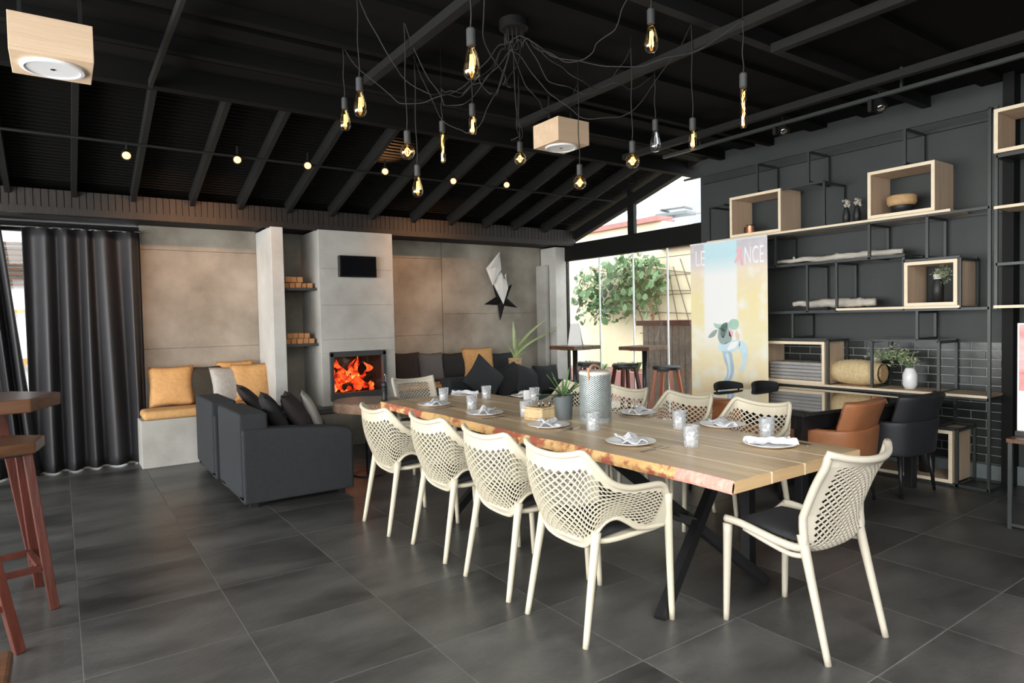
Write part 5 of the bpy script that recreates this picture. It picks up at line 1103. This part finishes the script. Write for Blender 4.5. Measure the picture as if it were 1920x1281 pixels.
    obj('cable', MB().tube([q-c_ for q in fp], .0036, 6), M['cable'], t, smooth=True)
    if hz < CEIL-.05: obj('suspension_wire', MB().tube([(0,0,hz-c_.z),(.0,0,CEIL-c_.z)],.0012,4), M['cable'], t)
    obj('hook', MB().tube([Vector((-.012,0,hz-c_.z+.01)),Vector((0,0,hz-c_.z+.022)),Vector((.012,0,hz-c_.z+.01))],.003,6), M['beam'], t)
# ================================================================== SPOTLIGHTS
def spot(label, c, aim, mlens, energy, group, size=.028, col=(1,.55,.25)):
    t = thing('spotlight', label, 'spotlight', tuple(c), 0, group); a = Vector(aim).normalized(); q = a.to_track_quat('Z','Y').to_matrix().to_4x4()
    obj('housing', MB().lathe([(size*.5,-.08),(size*1.05,-.075),(size*1.15,0),(size*1.0,.0),(size*.95,-.01),(.001,-.012)], n=20).xf(q), M['black_metal'], t, smooth=False)
    obj('lens', MB().lathe([(size*.93,-.006),(size*.6,.003),(.001,.006)], n=18).xf(q), mlens, t, smooth=True)
    obj('bracket', MB().bar((0,0,0),(0,0,.09),.014).xf(Matrix.Translation(-a*.05+Vector((0,0,.02)))), M['beam'], t)
    if energy:
        l = bpy.data.lights.new('spot_beam','SPOT'); l.energy = energy; l.color = col; l.spot_size = R(70); l.spot_blend = .8; l.shadow_soft_size = .02
        o = bpy.data.objects.new('spot_beam', l); C.objects.link(o); o.location = Vector(c)+a*.02; o.rotation_euler = (-a).to_track_quat('Z','Y').to_euler()
G = 'warm spotlights on the back rail'
ordn = ['leftmost lit','second lit','third lit','fourth lit','fifth, dimmer lit','sixth and brightest lit']
for i, (x, y) in enumerate(((237,292),(445,300),(577,311),(722,322),(850,340),(950,347))):
    c_ = at(x, y, 'Y', 6.35); to = Vector((0,0,EYE))-c_
    aim = Vector((to.x*.25, to.y*.25, -1.1+(.0)))
    spot(ordn[i] + ' warm spotlight on the rail under the sloping roof', c_, (to.x*.55, to.y*.55, -1.9), M['spot_glow'], 0, G, .034)
# warm wash on the concrete, from the same fittings
for x in (1.0, 1.5, 3.9, 4.3):
    l = bpy.data.lights.new('wall_wash','SPOT'); l.energy = 52; l.color = (1,.48,.20); l.spot_size = R(75); l.spot_blend = 1; l.shadow_soft_size = .03
    o = bpy.data.objects.new('wall_wash', l); C.objects.link(o); o.location = (x,6.5,2.98); o.rotation_euler = (-(Vector((x,8.4,2.0))-Vector((x,6.5,2.98)))).to_track_quat('Z','Y').to_euler()
l = bpy.data.lights.new('roof_wash','SPOT'); l.energy = 60; l.color = (1,.5,.2); l.spot_size = R(80); l.spot_blend = .6; l.shadow_soft_size = .02
o = bpy.data.objects.new('roof_wash', l); C.objects.link(o); o.location = (2.95,6.45,2.98); o.rotation_euler = (R(180),0,0)
tk = thing('ceiling_track', 'long thin lighting track in front of the shelving', 'lighting track', (5.55,2,3.3))
tA, tB = at(1345,262,'Z',3.28), at(1920,118,'Z',3.28)
W_('track', MB().bar((5.62,5.0,3.28),(5.62,-1,3.28),.035,.03), M['steel'], tk)
for yy in (4.5, 2.5, .5): W_('drop_rod', MB().box(5.61,5.63,yy-.01,yy+.01,3.29,CEIL), M['steel'], tk)
for i, (x, y, nm) in enumerate(((1470,247,'left'),(1652,203,'middle'))):
    c_ = at(x, y, 'X', 5.66); spot('%s unlit silver spotlight under the ceiling track above the shelving' % nm, c_, (-.3,-.35,-.75), M['spot_white'], 0, 'silver spotlights on the ceiling track', .045)
    W_('arm', MB().box(5.60,5.64,c_.y+.05,c_.y+.08,c_.z-.02,3.27), M['beam'], tk)
